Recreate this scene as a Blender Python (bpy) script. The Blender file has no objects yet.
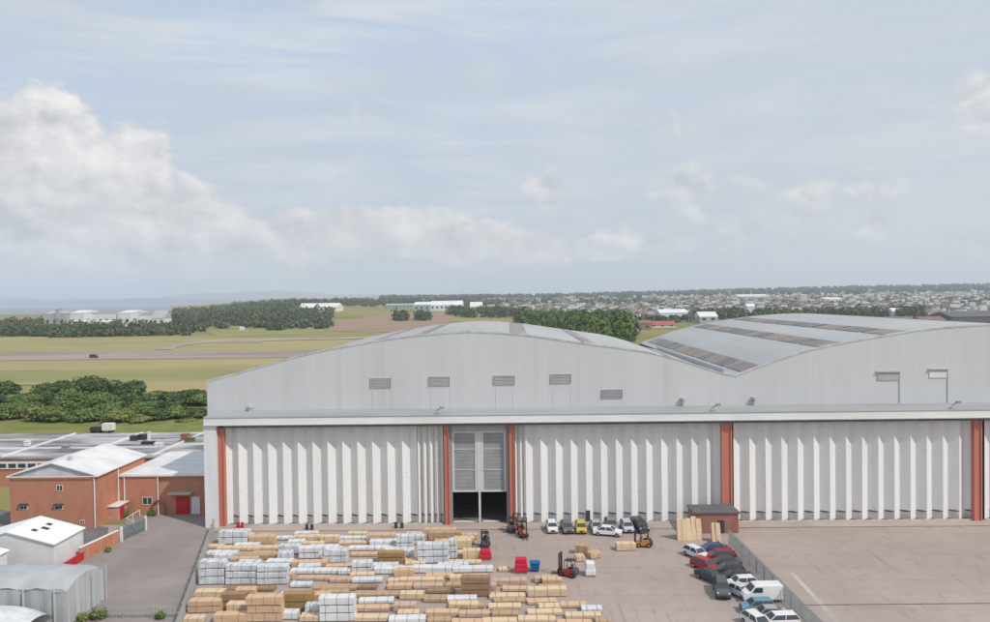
import bpy, math, random
import numpy as np
from mathutils import Vector, Matrix

SC = bpy.context.scene
COL = SC.collection
R = random.Random(7)
NR = np.random.default_rng(11)

# ------------------------------------------------------------------ camera
F, CX, CY, HC = 740.0, 495.0, 311.0, 37.0
_f = Vector(((510 - CX) / F, (CY - 297.3) / F, -1)).normalized()      # world +Y seen by the camera
_u = Vector((-0.0133, 1, 0)); _u = (_u - _f * _u.dot(_f)).normalized()  # world +Z seen by the camera
_r = _f.cross(_u).normalized()                                          # world +X
ROT = Matrix((_r, _f, _u))
cam = bpy.data.cameras.new('camera'); camo = bpy.data.objects.new('camera', cam); COL.objects.link(camo)
camo.matrix_world = Matrix.Translation((0, 0, HC)) @ ROT.to_4x4()
cam.sensor_fit = 'HORIZONTAL'; cam.sensor_width = 36.0; cam.lens = F / 990 * 36
cam.clip_start = 0.5; cam.clip_end = 80000
SC.camera = camo

def ray(px, py): return ROT @ Vector(((px - CX) / F, (CY - py) / F, -1))
def P(px, py, Y):                    # point of the plane y = Y seen at that pixel
    d = ray(px, py); return Vector((0, 0, HC)) + d * (Y / d.y)
def G(px, py, z=0.0):                # point at height z seen at that pixel
    d = ray(px, py); return Vector((0, 0, HC)) + d * ((z - HC) / d.z)
def scr(v):
    c = ROT.transposed() @ (Vector(v) - Vector((0, 0, HC))); return CX + F * c.x / -c.z, CY - F * c.y / -c.z

# ------------------------------------------------------------------ light, sky, exposure
EL, AZ = math.radians(47), math.radians(125)
to_sun = Vector((math.sin(AZ) * math.cos(EL), math.cos(AZ) * math.cos(EL), math.sin(EL)))
sl = bpy.data.lights.new('sun', 'SUN'); sl.energy = 3.0; sl.angle = math.radians(0.9); sl.color = (1, 0.955, 0.89)
so = bpy.data.objects.new('sun', sl); COL.objects.link(so); so.rotation_euler = to_sun.to_track_quat('Z', 'Y').to_euler()
so.location = (60, -60, 120)
SC.view_settings.view_transform = 'Standard'; SC.view_settings.look = 'None'
SC.view_settings.exposure = 0.0; SC.view_settings.gamma = 1; SC.view_settings.use_curve_mapping = False
SC.render.engine = 'CYCLES'
SC.cycles.use_denoising = True
SC.cycles.max_bounces = 6; SC.cycles.diffuse_bounces = 3; SC.cycles.glossy_bounces = 3; SC.cycles.volume_bounces = 2
SC.cycles.transparent_max_bounces = 12

W = bpy.data.worlds.new('World'); SC.world = W; W.use_nodes = True
nt = W.node_tree; nt.nodes.clear()
def N(t, **k):
    n = nt.nodes.new(t)
    for a, b in k.items(): setattr(n, a, b)
    return n
def M_(op, a, b=None, c=None, clamp=False):
    n = N('ShaderNodeMath', operation=op); n.use_clamp = clamp
    for i, v in enumerate((a, b, c)):
        if v is None: continue
        if isinstance(v, (int, float)): n.inputs[i].default_value = v
        else: nt.links.new(v, n.inputs[i])
    return n.outputs[0]
def MIX(f, a, b):
    n = N('ShaderNodeMix', data_type='RGBA')
    for s, v in ((0, f), (6, a), (7, b)):
        if isinstance(v, (int, float)): n.inputs[s].default_value = v
        elif isinstance(v, tuple): n.inputs[s].default_value = v
        else: nt.links.new(v, n.inputs[s])
    return n.outputs[2]
BG = 0.10
tc = N('ShaderNodeTexCoord'); sep = N('ShaderNodeSeparateXYZ'); nt.links.new(tc.outputs['Generated'], sep.inputs[0])
az = M_('ARCTAN2', sep.outputs[0], sep.outputs[1]); el = M_('ARCSINE', sep.outputs[2])
def comb(sx, sy, z=0.0):
    n = N('ShaderNodeCombineXYZ'); nt.links.new(M_('MULTIPLY', az, sx), n.inputs[0]); nt.links.new(M_('MULTIPLY', el, sy), n.inputs[1]); n.inputs[2].default_value = z
    return n.outputs[0]
def noise(vec, scale, detail=6, rough=0.55, dist=0.0):
    n = N('ShaderNodeTexNoise'); n.inputs['Scale'].default_value = scale; n.inputs['Detail'].default_value = detail
    n.inputs['Roughness'].default_value = rough; n.inputs['Distortion'].default_value = dist; nt.links.new(vec, n.inputs['Vector']); return n.outputs['Fac']
def smooth(v, lo, hi, a=0.0, b=1.0):
    n = N('ShaderNodeMapRange', interpolation_type='SMOOTHSTEP'); nt.links.new(v, n.inputs[0])
    for i, q in enumerate((lo, hi, a, b)): n.inputs[i + 1].default_value = q
    return n.outputs[0]
sky = N('ShaderNodeTexSky', sky_type='NISHITA'); sky.sun_disc = False; sky.sun_elevation = EL; sky.sun_rotation = AZ
sky.air_density = 1.0; sky.dust_density = 2.0; sky.ozone_density = 1.5
def lin(r, g, b):
    f = lambda c: (c / 255 / 12.92) if c / 255 <= 0.04045 else ((c / 255 + 0.055) / 1.055) ** 2.4
    return (f(r), f(g), f(b))
def skyc(r, g, b, k=1.045):
    c = lin(r, g, b); return tuple(x / BG * k for x in c) + (1,)
# high thin veil: pale blue overhead, paler and greyer towards the horizon
veil = MIX(smooth(el, 0.0, 0.34), skyc(194, 203, 212), skyc(190, 208, 229))
veil = MIX(smooth(el, 0.0, 0.05), skyc(192, 199, 207), veil)
s1 = smooth(noise(comb(1.6, 11), 1.7, 6, 0.6, 0.6), 0.42, 0.66)
veil = MIX(M_('MULTIPLY', s1, 0.85), veil, skyc(221, 226, 231))
s2 = smooth(noise(comb(1.0, 5, 3.3), 2.6, 5, 0.55, 0.3), 0.45, 0.7)
veil = MIX(M_('MULTIPLY', s2, 0.5), veil, skyc(198, 205, 213))
veil = MIX(smooth(az, -.25, .45, 0, .55), veil, skyc(209, 213, 219))
veil = MIX(M_('MULTIPLY', smooth(noise(comb(1.5, 3.0, 8.0), 1.6, 7, .62, .5), .48, .68), .6), veil, skyc(218, 221, 225))
base = MIX(0.9, sky.outputs[0], veil)
def blobs(lst):
    d = None
    for x, y, rx, ry, k in lst:
        a = math.atan((x - 510) / F); e = math.atan((297.5 - .0133 * (x - 495) - y) / F * math.cos(a))
        ra, re = rx / F * math.cos(a) ** 2, ry / F
        q = M_('ADD', M_('POWER', M_('DIVIDE', M_('SUBTRACT', az, a), ra), 2), M_('POWER', M_('DIVIDE', M_('SUBTRACT', el, e), re), 2))
        v = M_('MULTIPLY', M_('SUBTRACT', 1.0, M_('SQRT', q)), k)
        d = v if d is None else M_('MAXIMUM', d, v)
    return d
cn = noise(comb(1.0, 1.3), 15.0, 10, 0.60, 0.1)
cl = blobs([(10, 195, 130, 92, 1), (55, 150, 80, 58, 1), (120, 178, 70, 62, 1), (165, 215, 75, 48, 1), (228, 228, 42, 34, 1), (100, 240, 190, 45, 1),
            (298, 238, 62, 30, 1), (345, 232, 62, 30, 1), (410, 232, 62, 30, 1), (465, 240, 62, 28, 1), (530, 247, 60, 22, .9), (590, 250, 60, 16, .8),
            (-150, 160, 140, 120, 1), (-330, 200, 160, 80, 1)])
cd = smooth(M_('ADD', cl, M_('MULTIPLY', M_('SUBTRACT', cn, 0.5), 1.35)), 0.05, 0.30)
cs = blobs([(545, 190, 26, 32, 1.1), (690, 188, 58, 24, .9), (738, 241, 32, 18, .9), (812, 196, 38, 22, 1), (862, 192, 28, 16, 1), (872, 226, 34, 24, 1),
            (915, 238, 42, 16, .7), (975, 100, 42, 32, 1), (372, 118, 34, 26, .45), (640, 135, 60, 20, .35), (960, 245, 70, 18, .7), (640, 240, 90, 22, .55), (800, 215, 170, 45, .42), (560, 225, 60, 20, .5), (690, 215, 60, 18, .5), (1200, 180, 120, 50, 1), (1350, 240, 160, 30, 1)])
cds = smooth(M_('ADD', cs, M_('MULTIPLY', M_('SUBTRACT', cn, 0.5), 2.1)), 0.12, 0.6, 0, 0.95)
shade = smooth(noise(comb(1.0, 1.5, 5.0), 9.0, 7, 0.5, 0.2), 0.42, 0.60)
def shifted(dx, dy):
    n = N('ShaderNodeVectorMath', operation='ADD'); nt.links.new(comb(1.0, 1.3), n.inputs[0]); n.inputs[1].default_value = (dx, dy, 0); return n.outputs[0]
lit = M_('ADD', M_('MULTIPLY', M_('SUBTRACT', cn, noise(shifted(.009, .017), 15.0, 10, 0.60, 0.1)), 3.4), 0.5, clamp=True)
hi = smooth(el, 0.05, 0.22)
edge = smooth(cl, 0.0, 0.5, 1.0, 0.25)
bright = M_('MULTIPLY', M_('ADD', M_('ADD', M_('MULTIPLY', shade, 0.38), M_('MULTIPLY', lit, 0.62)), M_('MULTIPLY', edge, 0.22)), M_('ADD', 0.72, M_('MULTIPLY', hi, 0.28)), clamp=True)
cc = MIX(bright, skyc(190, 192, 198), skyc(247, 244, 240))
base = MIX(M_('MULTIPLY', cds, 0.8), base, MIX(lit, skyc(186, 190, 198), skyc(232, 231, 229)))
base = MIX(M_('MULTIPLY', cd, smooth(el, 0.01, 0.06, 0.3, 0.97)), base, cc)
bgn = N('ShaderNodeBackground'); bgn.inputs[1].default_value = BG; nt.links.new(base, bgn.inputs[0])
wo = N('ShaderNodeOutputWorld'); nt.links.new(bgn.outputs[0], wo.inputs[0])

# ------------------------------------------------------------------ materials
MATS = {}
def mat(name, col, rough=0.8, var=0.12, scale=0.6, col2=None, metal=0.0, bump=0.0, stretch=(1, 1, 1), detail=6, spec=0.3, lo=0.35, hi=0.65, coord='Object', tweak=None):
    if name in MATS: return MATS[name]
    m = bpy.data.materials.new(name); m.use_nodes = True; t = m.node_tree; b = t.nodes['Principled BSDF']
    b.inputs['Roughness'].default_value = rough; b.inputs['Metallic'].default_value = metal; b.inputs['Specular IOR Level'].default_value = spec
    tcn = t.nodes.new('ShaderNodeTexCoord'); mp = t.nodes.new('ShaderNodeMapping'); mp.inputs['Scale'].default_value = stretch
    t.links.new(tcn.outputs[coord], mp.inputs[0])
    if coord == 'Geo':
        pass
    no = t.nodes.new('ShaderNodeTexNoise'); no.inputs['Scale'].default_value = scale; no.inputs['Detail'].default_value = detail; no.inputs['Roughness'].default_value = .6
    t.links.new(mp.outputs[0], no.inputs['Vector'])
    mr = t.nodes.new('ShaderNodeMapRange'); mr.inputs[1].default_value = lo; mr.inputs[2].default_value = hi; t.links.new(no.outputs[0], mr.inputs[0])
    mx = t.nodes.new('ShaderNodeMix'); mx.data_type = 'RGBA'
    c2 = col2 if col2 else tuple(c * (1 - 2 * var) for c in col)
    c1 = col if col2 else tuple(min(1, c * (1 + var)) for c in col)
    mx.inputs[6].default_value = (*c1, 1); mx.inputs[7].default_value = (*c2, 1)
    t.links.new(mr.outputs[0], mx.inputs[0]); t.links.new(mx.outputs[2], b.inputs['Base Color'])
    if bump:
        bp = t.nodes.new('ShaderNodeBump'); bp.inputs['Strength'].default_value = bump; bp.inputs['Distance'].default_value = .05
        t.links.new(no.outputs[0], bp.inputs['Height']); t.links.new(bp.outputs[0], b.inputs['Normal'])
    m['out'] = 0
    if spec <= .1: b.inputs['Specular IOR Level'].default_value = 0
    MATS[name] = m
    if tweak: tweak(t, b, mx, mp, tcn)
    return m
def over(fac_socket_fn, colr):
    def f(t, b, mx, mp, tcn):
        fs = fac_socket_fn(t, tcn, mp); m2 = t.nodes.new('ShaderNodeMix'); m2.data_type = 'RGBA'
        t.links.new(fs, m2.inputs[0]); t.links.new(mx.outputs[2], m2.inputs[6]); m2.inputs[7].default_value = (*colr, 1)
        t.links.new(m2.outputs[2], b.inputs['Base Color'])
    return f
def chain(*fs):
    def f(t, b, mx, mp, tcn):
        cur = mx.outputs[2]
        for fn, c in fs:
            s = fn(t, tcn, mp); m2 = t.nodes.new('ShaderNodeMix'); m2.data_type = 'RGBA'
            t.links.new(s, m2.inputs[0]); t.links.new(cur, m2.inputs[6]); m2.inputs[7].default_value = (*c, 1); cur = m2.outputs[2]
        t.links.new(cur, b.inputs['Base Color'])
    return f
def nfac(scale, lo, hi, k=1.0, st=(1, 1, 1), coord='Object', detail=5, off=(0, 0, 0)):
    def f(t, tcn, mp):
        m = t.nodes.new('ShaderNodeMapping'); m.inputs['Scale'].default_value = st; m.inputs['Location'].default_value = off; t.links.new(tcn.outputs[coord], m.inputs[0])
        n = t.nodes.new('ShaderNodeTexNoise'); n.inputs['Scale'].default_value = scale; n.inputs['Detail'].default_value = detail; t.links.new(m.outputs[0], n.inputs['Vector'])
        r = t.nodes.new('ShaderNodeMapRange'); r.inputs[1].default_value = lo; r.inputs[2].default_value = hi; r.inputs[4].default_value = k; t.links.new(n.outputs[0], r.inputs[0]); return r.outputs[0]
    return f
def grid(period, wdt, axis, k=0.5, wob=0.0):      # thin repeating joints across one axis
    def f(t, tcn, mp):
        s = t.nodes.new('ShaderNodeSeparateXYZ'); t.links.new(tcn.outputs['Object'], s.inputs[0])
        def mm(op, a, b):
            n = t.nodes.new('ShaderNodeMath'); n.operation = op
            for i, v in enumerate((a, b)):
                if isinstance(v, (int, float)): n.inputs[i].default_value = v
                else: t.links.new(v, n.inputs[i])
            return n.outputs[0]
        v = mm('MODULO', mm('ADD', s.outputs[axis], 5000.0), period)
        v = mm('LESS_THAN', v, wdt)
        return mm('MULTIPLY', v, k)
    return f

def cellrand(px_, py_, k, axes=(0, 1)):   # one random value per slab or sheet
    def f(t, tcn, mp):
        m = t.nodes.new('ShaderNodeMapping'); sc_ = [0, 0, 0]; sc_[axes[0]] = 1 / px_
        if py_: sc_[axes[1]] = 1 / py_
        m.inputs['Scale'].default_value = sc_; m.inputs['Location'].default_value = (500.0, 500.0, 0); t.links.new(tcn.outputs['Object'], m.inputs[0])
        fl = t.nodes.new('ShaderNodeVectorMath'); fl.operation = 'FLOOR'; t.links.new(m.outputs[0], fl.inputs[0])
        wn = t.nodes.new('ShaderNodeTexWhiteNoise'); t.links.new(fl.outputs[0], wn.inputs[0])
        mm = t.nodes.new('ShaderNodeMath'); mm.operation = 'MULTIPLY'; mm.inputs[1].default_value = k; t.links.new(wn.outputs[0], mm.inputs[0]); return mm.outputs[0]
    return f
def objrand(k):
    def f(t, tcn, mp):
        oi = t.nodes.new('ShaderNodeObjectInfo'); mm = t.nodes.new('ShaderNodeMath'); mm.operation = 'MULTIPLY'; mm.inputs[1].default_value = k; t.links.new(oi.outputs['Random'], mm.inputs[0]); return mm.outputs[0]
    return f
concrete = mat('yard_concrete', (.425, .345, .305), .9, scale=.045, col2=(.35, .283, .25), detail=8, spec=.2, bump=.1, tweak=chain(
    (nfac(.5, .5, .75, .35), (.25, .215, .20)), (nfac(.9, .62, .70, .35, (1, .25, 1)), (.19, .165, .155)), (nfac(.06, .55, .7, .4, (1, .3, 1)), (.43, .375, .345)),
    (cellrand(6.1, 4.57, .2), (.30, .25, .225)), (grid(6.1, .12, 0, .22), (.19, .16, .15)), (grid(4.57, .14, 1, .24), (.19, .16, .15)), (nfac(.8, .68, .72, .55, off=(3, 8, 0)), (.13, .115, .105)), (nfac(.35, .64, .70, .35, (2.6, .16, 1), off=(1, 5, 0)), (.18, .155, .145)), (nfac(.3, .65, .71, .3, (.12, 2.4, 1), off=(7, 2, 0)), (.19, .16, .15))))
lane = mat('lane_tarmac', (.315, .272, .247), .9, scale=.08, col2=(.245, .212, .196), detail=8, spec=.2, tweak=chain(
    (nfac(.35, .5, .75, .4), (.2, .17, .16)), (nfac(.5, .58, .7, .4, (.3, 1, 1)), (.36, .315, .285))))
apron = mat('door_track_concrete', (.46, .375, .315), .9, scale=.12, col2=(.36, .295, .255), detail=8, spec=.2)
joint = mat('dark_joint', (.14, .12, .11), .9)
pale_patch = mat('pale_concrete_patch', (.47, .41, .375), .9, scale=.2)
asph = mat('runway_asphalt', (.275, .225, .20), 1, scale=.02, col2=(.36, .295, .255), stretch=(.25, 1, 1), spec=0, lo=.42, hi=.6)
grass = mat('airfield_grass', (.30, .27, .125), 1, scale=.006, col2=(.175, .19, .068), stretch=(.35, 1.2, 1), detail=9, spec=.1, lo=.38, hi=.62, tweak=chain(
    (nfac(.02, .48, .7, .6, (.3, 1.5, 1)), (.29, .225, .095)), (nfac(.1, .5, .75, .35), (.10, .115, .035))))
verge = mat('verge_grass', (.15, .18, .045), 1, scale=.15, col2=(.24, .23, .09), detail=8, spec=.1)
soil = mat('bare_earth', (.36, .235, .18), 1, scale=.02, col2=(.27, .22, .15), stretch=(.4, 1.5, 1), spec=.1)
dryg = mat('golden_grass', (.38, .32, .17), 1, scale=.012, col2=(.28, .26, .125), stretch=(.3, 1.5, 1), detail=8, spec=.1)
greeng = mat('green_grass', (.205, .225, .095), 1, scale=.02, col2=(.32, .285, .14), stretch=(.35, 1.5, 1), detail=8, spec=.1)
taxi = mat('taxiway_concrete', (.38, .325, .265), 1, scale=.03, spec=0)
sea = mat('sea_water', (.16, .20, .24), .4, scale=.001)
hillm = mat('far_hill', (.02, .03, .028), 1, scale=.0006, col2=(.045, .055, .04))
ridgem = mat('wooded_hill', (.035, .055, .035), 1, scale=.003, col2=(.06, .08, .045), detail=8)

clad = mat('gable_cladding', (.60, .605, .61), .6, scale=.12, col2=(.555, .56, .565), stretch=(1, 1, .25), spec=.3, tweak=chain(
    (cellrand(1.02, 0, .22), (.50, .505, .51)), (cellrand(5.1, 3.6, .16, (0, 2)), (.66, .665, .67)), (grid(1.02, .06, 0, .2), (.43, .43, .43)), (grid(3.6, .07, 2, .16), (.43, .43, .43)), (nfac(.5, .55, .72, .45, (1, 1, .05)), (.50, .485, .465))))
roofm = mat('roof_sheeting', (.455, .46, .46), .85, scale=.08, col2=(.385, .39, .39), stretch=(1, .3, 1), detail=8, spec=.05, tweak=chain(
    (grid(3.05, .10, 1, .3), (.33, .34, .35)), (nfac(.12, .5, .72, .5, (2.5, .15, 1)), (.40, .43, .43))))
sky_l = mat('rooflight_panel', (.21, .19, .175), .6, scale=.25, col2=(.13, .13, .13), detail=4, spec=.4, tweak=chain((grid(1.0, .12, 1, .5), (.4, .4, .4)), (nfac(.12, .5, .6, .6, (.3, 1, 1)), (.34, .27, .22))))
doorm = mat('white_door_sheet', (.79, .79, .78), .5, scale=.25, col2=(.72, .715, .705), stretch=(1, 1, .15), spec=.35, tweak=chain(
    (objrand(.16), (.60, .60, .59)), (grid(.16, .03, 0, .2), (.5, .5, .5)), (nfac(.8, .54, .78, .5, (2.5, 1, .05)), (.60, .575, .55)), (nfac(2.2, .60, .68, .4, (1, 1, 1)), (.55, .50, .46))))
fascm = mat('fascia_white', (.80, .80, .79), .5, scale=.3, col2=(.70, .70, .69), stretch=(.4, 1, 1))
cantop = mat('canopy_top', (.36, .375, .38), .8, scale=.3, col2=(.29, .30, .305), stretch=(.2, 1, 1))
redcol = mat('red_column_paint', (.56, .20, .135), .6, scale=.5, col2=(.48, .18, .13), stretch=(1, 1, .2))
wallw = mat('white_wall_sheet', (.72, .725, .73), .6, scale=.3, stretch=(1, 1, .2), var=.06)
rollm = mat('roller_door_grey', (.31, .32, .32), .55, scale=.5, var=.06, tweak=chain((grid(.62, .12, 2, .5), (.20, .205, .205)),))
postm = mat('grey_post', (.30, .31, .32), .6, var=.05)
framew = mat('frame_white', (.62, .63, .64), .5, var=.05)
louvre = mat('louvre_grey', (.485, .49, .49), .6, var=.05)
dark = mat('dark_steel', (.05, .05, .055), .6, var=.1)
black = mat('black_rubber', (.022, .022, .024), .8, var=.1)
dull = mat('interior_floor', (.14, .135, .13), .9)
def brickmat(name, c, c2, mort=(.42, .36, .32)):
    def tw(t, b, mx, mp, tcn):
        m = t.nodes.new('ShaderNodeMapping'); m.inputs['Rotation'].default_value = (math.pi / 2, 0, 0); t.links.new(tcn.outputs['Object'], m.inputs[0])
        br = t.nodes.new('ShaderNodeTexBrick'); br.inputs['Scale'].default_value = 1.0; br.inputs['Brick Width'].default_value = .45; br.inputs['Row Height'].default_value = .15
        br.inputs['Mortar Size'].default_value = .012; t.links.new(m.outputs[0], br.inputs['Vector'])
        t.links.new(mx.outputs[2], br.inputs['Color1']); br.inputs['Color2'].default_value = (*c2, 1); br.inputs['Mortar'].default_value = (*mort, 1)
        n2 = t.nodes.new('ShaderNodeMix'); n2.data_type = 'RGBA'; f = nfac(.6, .5, .75, .5, (1, 1, .4))(t, tcn, mp)
        t.links.new(f, n2.inputs[0]); t.links.new(br.outputs[0], n2.inputs[6]); n2.inputs[7].default_value = (*[q * .72 for q in c], 1)
        t.links.new(n2.outputs[2], b.inputs['Base Color'])
    return mat(name, c, .9, scale=.8, var=.1, tweak=tw, spec=.2)
brick = brickmat('orange_brick', (.55, .21, .112), (.48, .175, .092))
brickd = brickmat('dark_red_brick', (.33, .11, .08), (.28, .095, .07))
whiteroof = mat('white_flat_roof', (.74, .735, .72), .7, scale=.3, col2=(.60, .595, .58), detail=8, tweak=chain((nfac(.6, .58, .75, .4, (.3, 1, 1)), (.48, .47, .46)),))
greyroof = mat('patchy_felt_roof', (.46, .455, .45), .95, spec=.05, scale=.09, col2=(.28, .28, .28), stretch=(.35, 1.2, 1), detail=9, lo=.42, hi=.56, tweak=chain(
    (grid(7.3, .9, 1, .6), (.19, .19, .19)), (nfac(.25, .48, .58, .85, (.3, 1.2, 1)), (.15, .15, .15)), (nfac(.16, .54, .64, .7, (.3, 1.3, 1), off=(9, 4, 0)), (.62, .62, .61))))
tarp = mat('grey_tarpaulin', (.44, .455, .46), .7, scale=.5, col2=(.37, .385, .39), stretch=(1, 1, .35), detail=6, bump=.4)
glass = mat('window_glass', (.05, .06, .07), .12, var=.1, spec=.6)
trimw = mat('white_trim', (.76, .76, .75), .5, var=.05)
redp = mat('red_paint', (.50, .02, .035), .45, scale=1, var=.1)
fencem = mat('galvanised_fence', (.37, .375, .37), .55, var=.08, scale=2)
leaf = {}
def leafmat(name, a, b, c):
    def tw(t, bb, mx, mp, tcn):
        f = nfac(.45, .46, .6, .85, detail=3)(t, tcn, mp); m2 = t.nodes.new('ShaderNodeMix'); m2.data_type = 'RGBA'
        t.links.new(f, m2.inputs[0]); t.links.new(mx.outputs[2], m2.inputs[6]); m2.inputs[7].default_value = (*c, 1); t.links.new(m2.outputs[2], bb.inputs['Base Color'])
    m = mat(name, a, .8, scale=.18, col2=b, detail=6, spec=.2, tweak=tw); leaf[name] = m; return m
lf1 = leafmat('leaf_mid_green', (.135, .195, .058), (.08, .13, .04), (.19, .24, .078))
lf2 = leafmat('leaf_dark_green', (.075, .12, .042), (.045, .08, .03), (.12, .16, .055))
lf3 = leafmat('leaf_light_green', (.18, .22, .06), (.12, .165, .045), (.23, .25, .09))
lfar = mat('leaf_far_wood', (.10, .125, .062), .9, scale=.03, col2=(.058, .078, .044), detail=8, spec=.1, tweak=chain((nfac(.02, .48, .62, .7, detail=3), (.135, .155, .06)), (nfac(.09, .52, .6, .6, detail=2, off=(5, 5, 0)), (.055, .085, .05))))
lfar2 = mat('leaf_far_bright', (.125, .175, .05), .9, scale=.03, col2=(.045, .08, .028), detail=8, spec=.1, lo=.4, hi=.6)
bark = mat('bark', (.10, .075, .055), .9, var=.2, scale=3)

# ------------------------------------------------------------------ mesh builder
class MB:
    def __init__(s): s.v = []; s.f = []; s.m = []
    def add(s, vs, fs, mi=0):
        n = len(s.v); s.v += [tuple(v) for v in vs]; s.f += [tuple(i + n for i in f) for f in fs]; s.m += [mi] * len(fs); return s
    def box(s, x0, x1, y0, y1, z0, z1, mi=0):
        return s.add([(x0, y0, z0), (x1, y0, z0), (x1, y1, z0), (x0, y1, z0), (x0, y0, z1), (x1, y0, z1), (x1, y1, z1), (x0, y1, z1)],
                     [(0, 3, 2, 1), (4, 5, 6, 7), (0, 1, 5, 4), (1, 2, 6, 5), (2, 3, 7, 6), (3, 0, 4, 7)], mi)
    def obox(s, a, b, w, z0, z1, mi=0):               # a box along the ground line a -> b
        a = Vector(a[:2]); b = Vector(b[:2]); n = (b - a).normalized(); n = Vector((-n.y, n.x)) * w / 2
        q = [a + n * -1, b + n * -1, b + n, a + n]
        return s.add([(p.x, p.y, z0) for p in q] + [(p.x, p.y, z1) for p in q], [(0, 3, 2, 1), (4, 5, 6, 7), (0, 1, 5, 4), (1, 2, 6, 5), (2, 3, 7, 6), (3, 0, 4, 7)], mi)
    def poly(s, pts, mi=0): return s.add(pts, [tuple(range(len(pts)))], mi)
    def prism(s, prof, ax, a, b, mi=0):               # profile (u, z) swept along x or y from a to b
        n = len(prof); g = (lambda u, z, t: (t, u, z)) if ax == 'x' else (lambda u, z, t: (u, t, z))
        vs = [g(u, z, a) for u, z in prof] + [g(u, z, b) for u, z in prof]
        fs = [(i, (i + 1) % n, (i + 1) % n + n, i + n) for i in range(n)] + [tuple(range(n))[::-1], tuple(range(n, 2 * n))]
        return s.add(vs, fs, mi)
    def tube(s, a, b, r0, r1=None, n=8, mi=0):
        a = Vector(a); b = Vector(b); r1 = r0 if r1 is None else r1; d = (b - a).normalized()
        u = d.orthogonal().normalized(); w = d.cross(u); vs = []
        for p, r in ((a, r0), (b, r1)):
            vs += [p + (u * math.cos(t) + w * math.sin(t)) * r for t in [2 * math.pi * i / n for i in range(n)]]
        return s.add(vs, [(i, (i + 1) % n, (i + 1) % n + n, i + n) for i in range(n)] + [tuple(range(n))[::-1], tuple(range(n, 2 * n))], mi)
    def mesh(s, name, mats):
        me = bpy.data.meshes.new(name); me.from_pydata(s.v, [], s.f)
        if not isinstance(mats, (list, tuple)): mats = [mats]
        for m in mats: me.materials.append(m)
        me.polygons.foreach_set('material_index', s.m); me.update()
        import bmesh
        bm = bmesh.new(); bm.from_mesh(me); bmesh.ops.recalc_face_normals(bm, faces=bm.faces); bm.to_mesh(me); bm.free()
        return me
    def build(s, name, mats, parent=None, loc=None, rz=0, bevel=0):
        o = bpy.data.objects.new(name, s.mesh(name, mats)); COL.objects.link(o)
        if parent: o.parent = parent
        if loc: o.location = loc
        o.rotation_euler.z = rz
        if bevel:
            b = o.modifiers.new('bevel', 'BEVEL'); b.width = bevel; b.segments = 2; b.limit_method = 'ANGLE'
        return o
def tag(o, label=None, cat=None, group=None, kind=None):
    if label: o['label'] = label
    if cat: o['category'] = cat
    if group: o['group'] = group
    if kind: o['kind'] = kind
    return o
def empty(name, loc, rz=0):
    o = bpy.data.objects.new(name, None); COL.objects.link(o); o.location = loc; o.rotation_euler.z = rz; o.empty_display_size = .3; return o
def kids(o): return [c for c in COL.objects if c.parent == o]
def copy_tree(o, loc=None, rz=None, parent=None, kmap={}):
    c = o.copy(); COL.objects.link(c)
    if parent: c.parent = parent
    if loc is not None: c.location = loc
    if rz is not None: c.rotation_euler.z = rz
    for ch in list(o.children): copy_tree(ch, parent=c)
    return c
_nz = [0]
def structure(name, pts, m, z, y_sub=0):
    if z >= .09: _nz[0] += 1; z += .03 * _nz[0]
    mb = MB(); mb.poly([(p[0], p[1], z) for p in pts]); return tag(mb.build(name, m), kind='structure')
def gp(*px): return [G(a, b) for a, b in px]

# ------------------------------------------------------------------ ground, fields, sea, hills
def sm(t): t = max(0.0, min(1.0, t)); return t * t * (3 - 2 * t)
def terr(x, y):
    if y < 900: return 0.0
    a = x / y
    left = 1 - sm((a + .50) / .22)                      # 1 in the far left (coast), 0 inland
    z = (1 - left) * (20 * sm((y - 1400) / 2200) + (10 + 42 * sm((a + .2) / .8)) * sm((y - 3200) / 2800))
    z += (1 - left) * 9 * sm((y - 900) / 700) * (1 - sm((a + .12) / .2))
    z += 11 * math.exp(-((a + .30) / .10) ** 2) * sm((y - 1200) / 900) * 1.0
    z -= left * 6 * sm((y - 2600) / 300) + (1 - left) * 0
    if y > 7500: z = z - (y - 7500) * .012
    return max(z, -8)
def Gt(px, py):
    z = 0.0
    for _ in range(60):
        p = G(px, py, z) if z < HC - .5 else G(px, py, HC - .5); z += (terr(p.x, p.y) - z) * .4
    return Vector((p.x, p.y, terr(p.x, p.y)))
ys = [-400, -100, 40, 200, 500, 900] + list(np.geomspace(1000, 9000, 44)) + [11000, 15000, 23300]
us = np.linspace(-1, 1, 81)
mb = MB(); rows = []
for y in ys:
    wd = max(900, abs(y) * 1.5)
    mb.v += [(u * wd, y, terr(u * wd, y)) for u in us]
for j in range(len(ys) - 1):
    for i in range(80):
        a = j * 81 + i; mb.f.append((a, a + 1, a + 82, a + 81)); mb.m.append(0)
g = mb.build('ground', grass); tag(g, kind='structure')
for p in g.data.polygons: p.use_smooth = True
mb = MB(); mb.poly([(-34000, 2650, -1.5), (6000, 2650, -1.5), (6000, 23400, -1.5), (-34000, 23400, -1.5)])
tag(mb.build('sea', sea), kind='structure')
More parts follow.
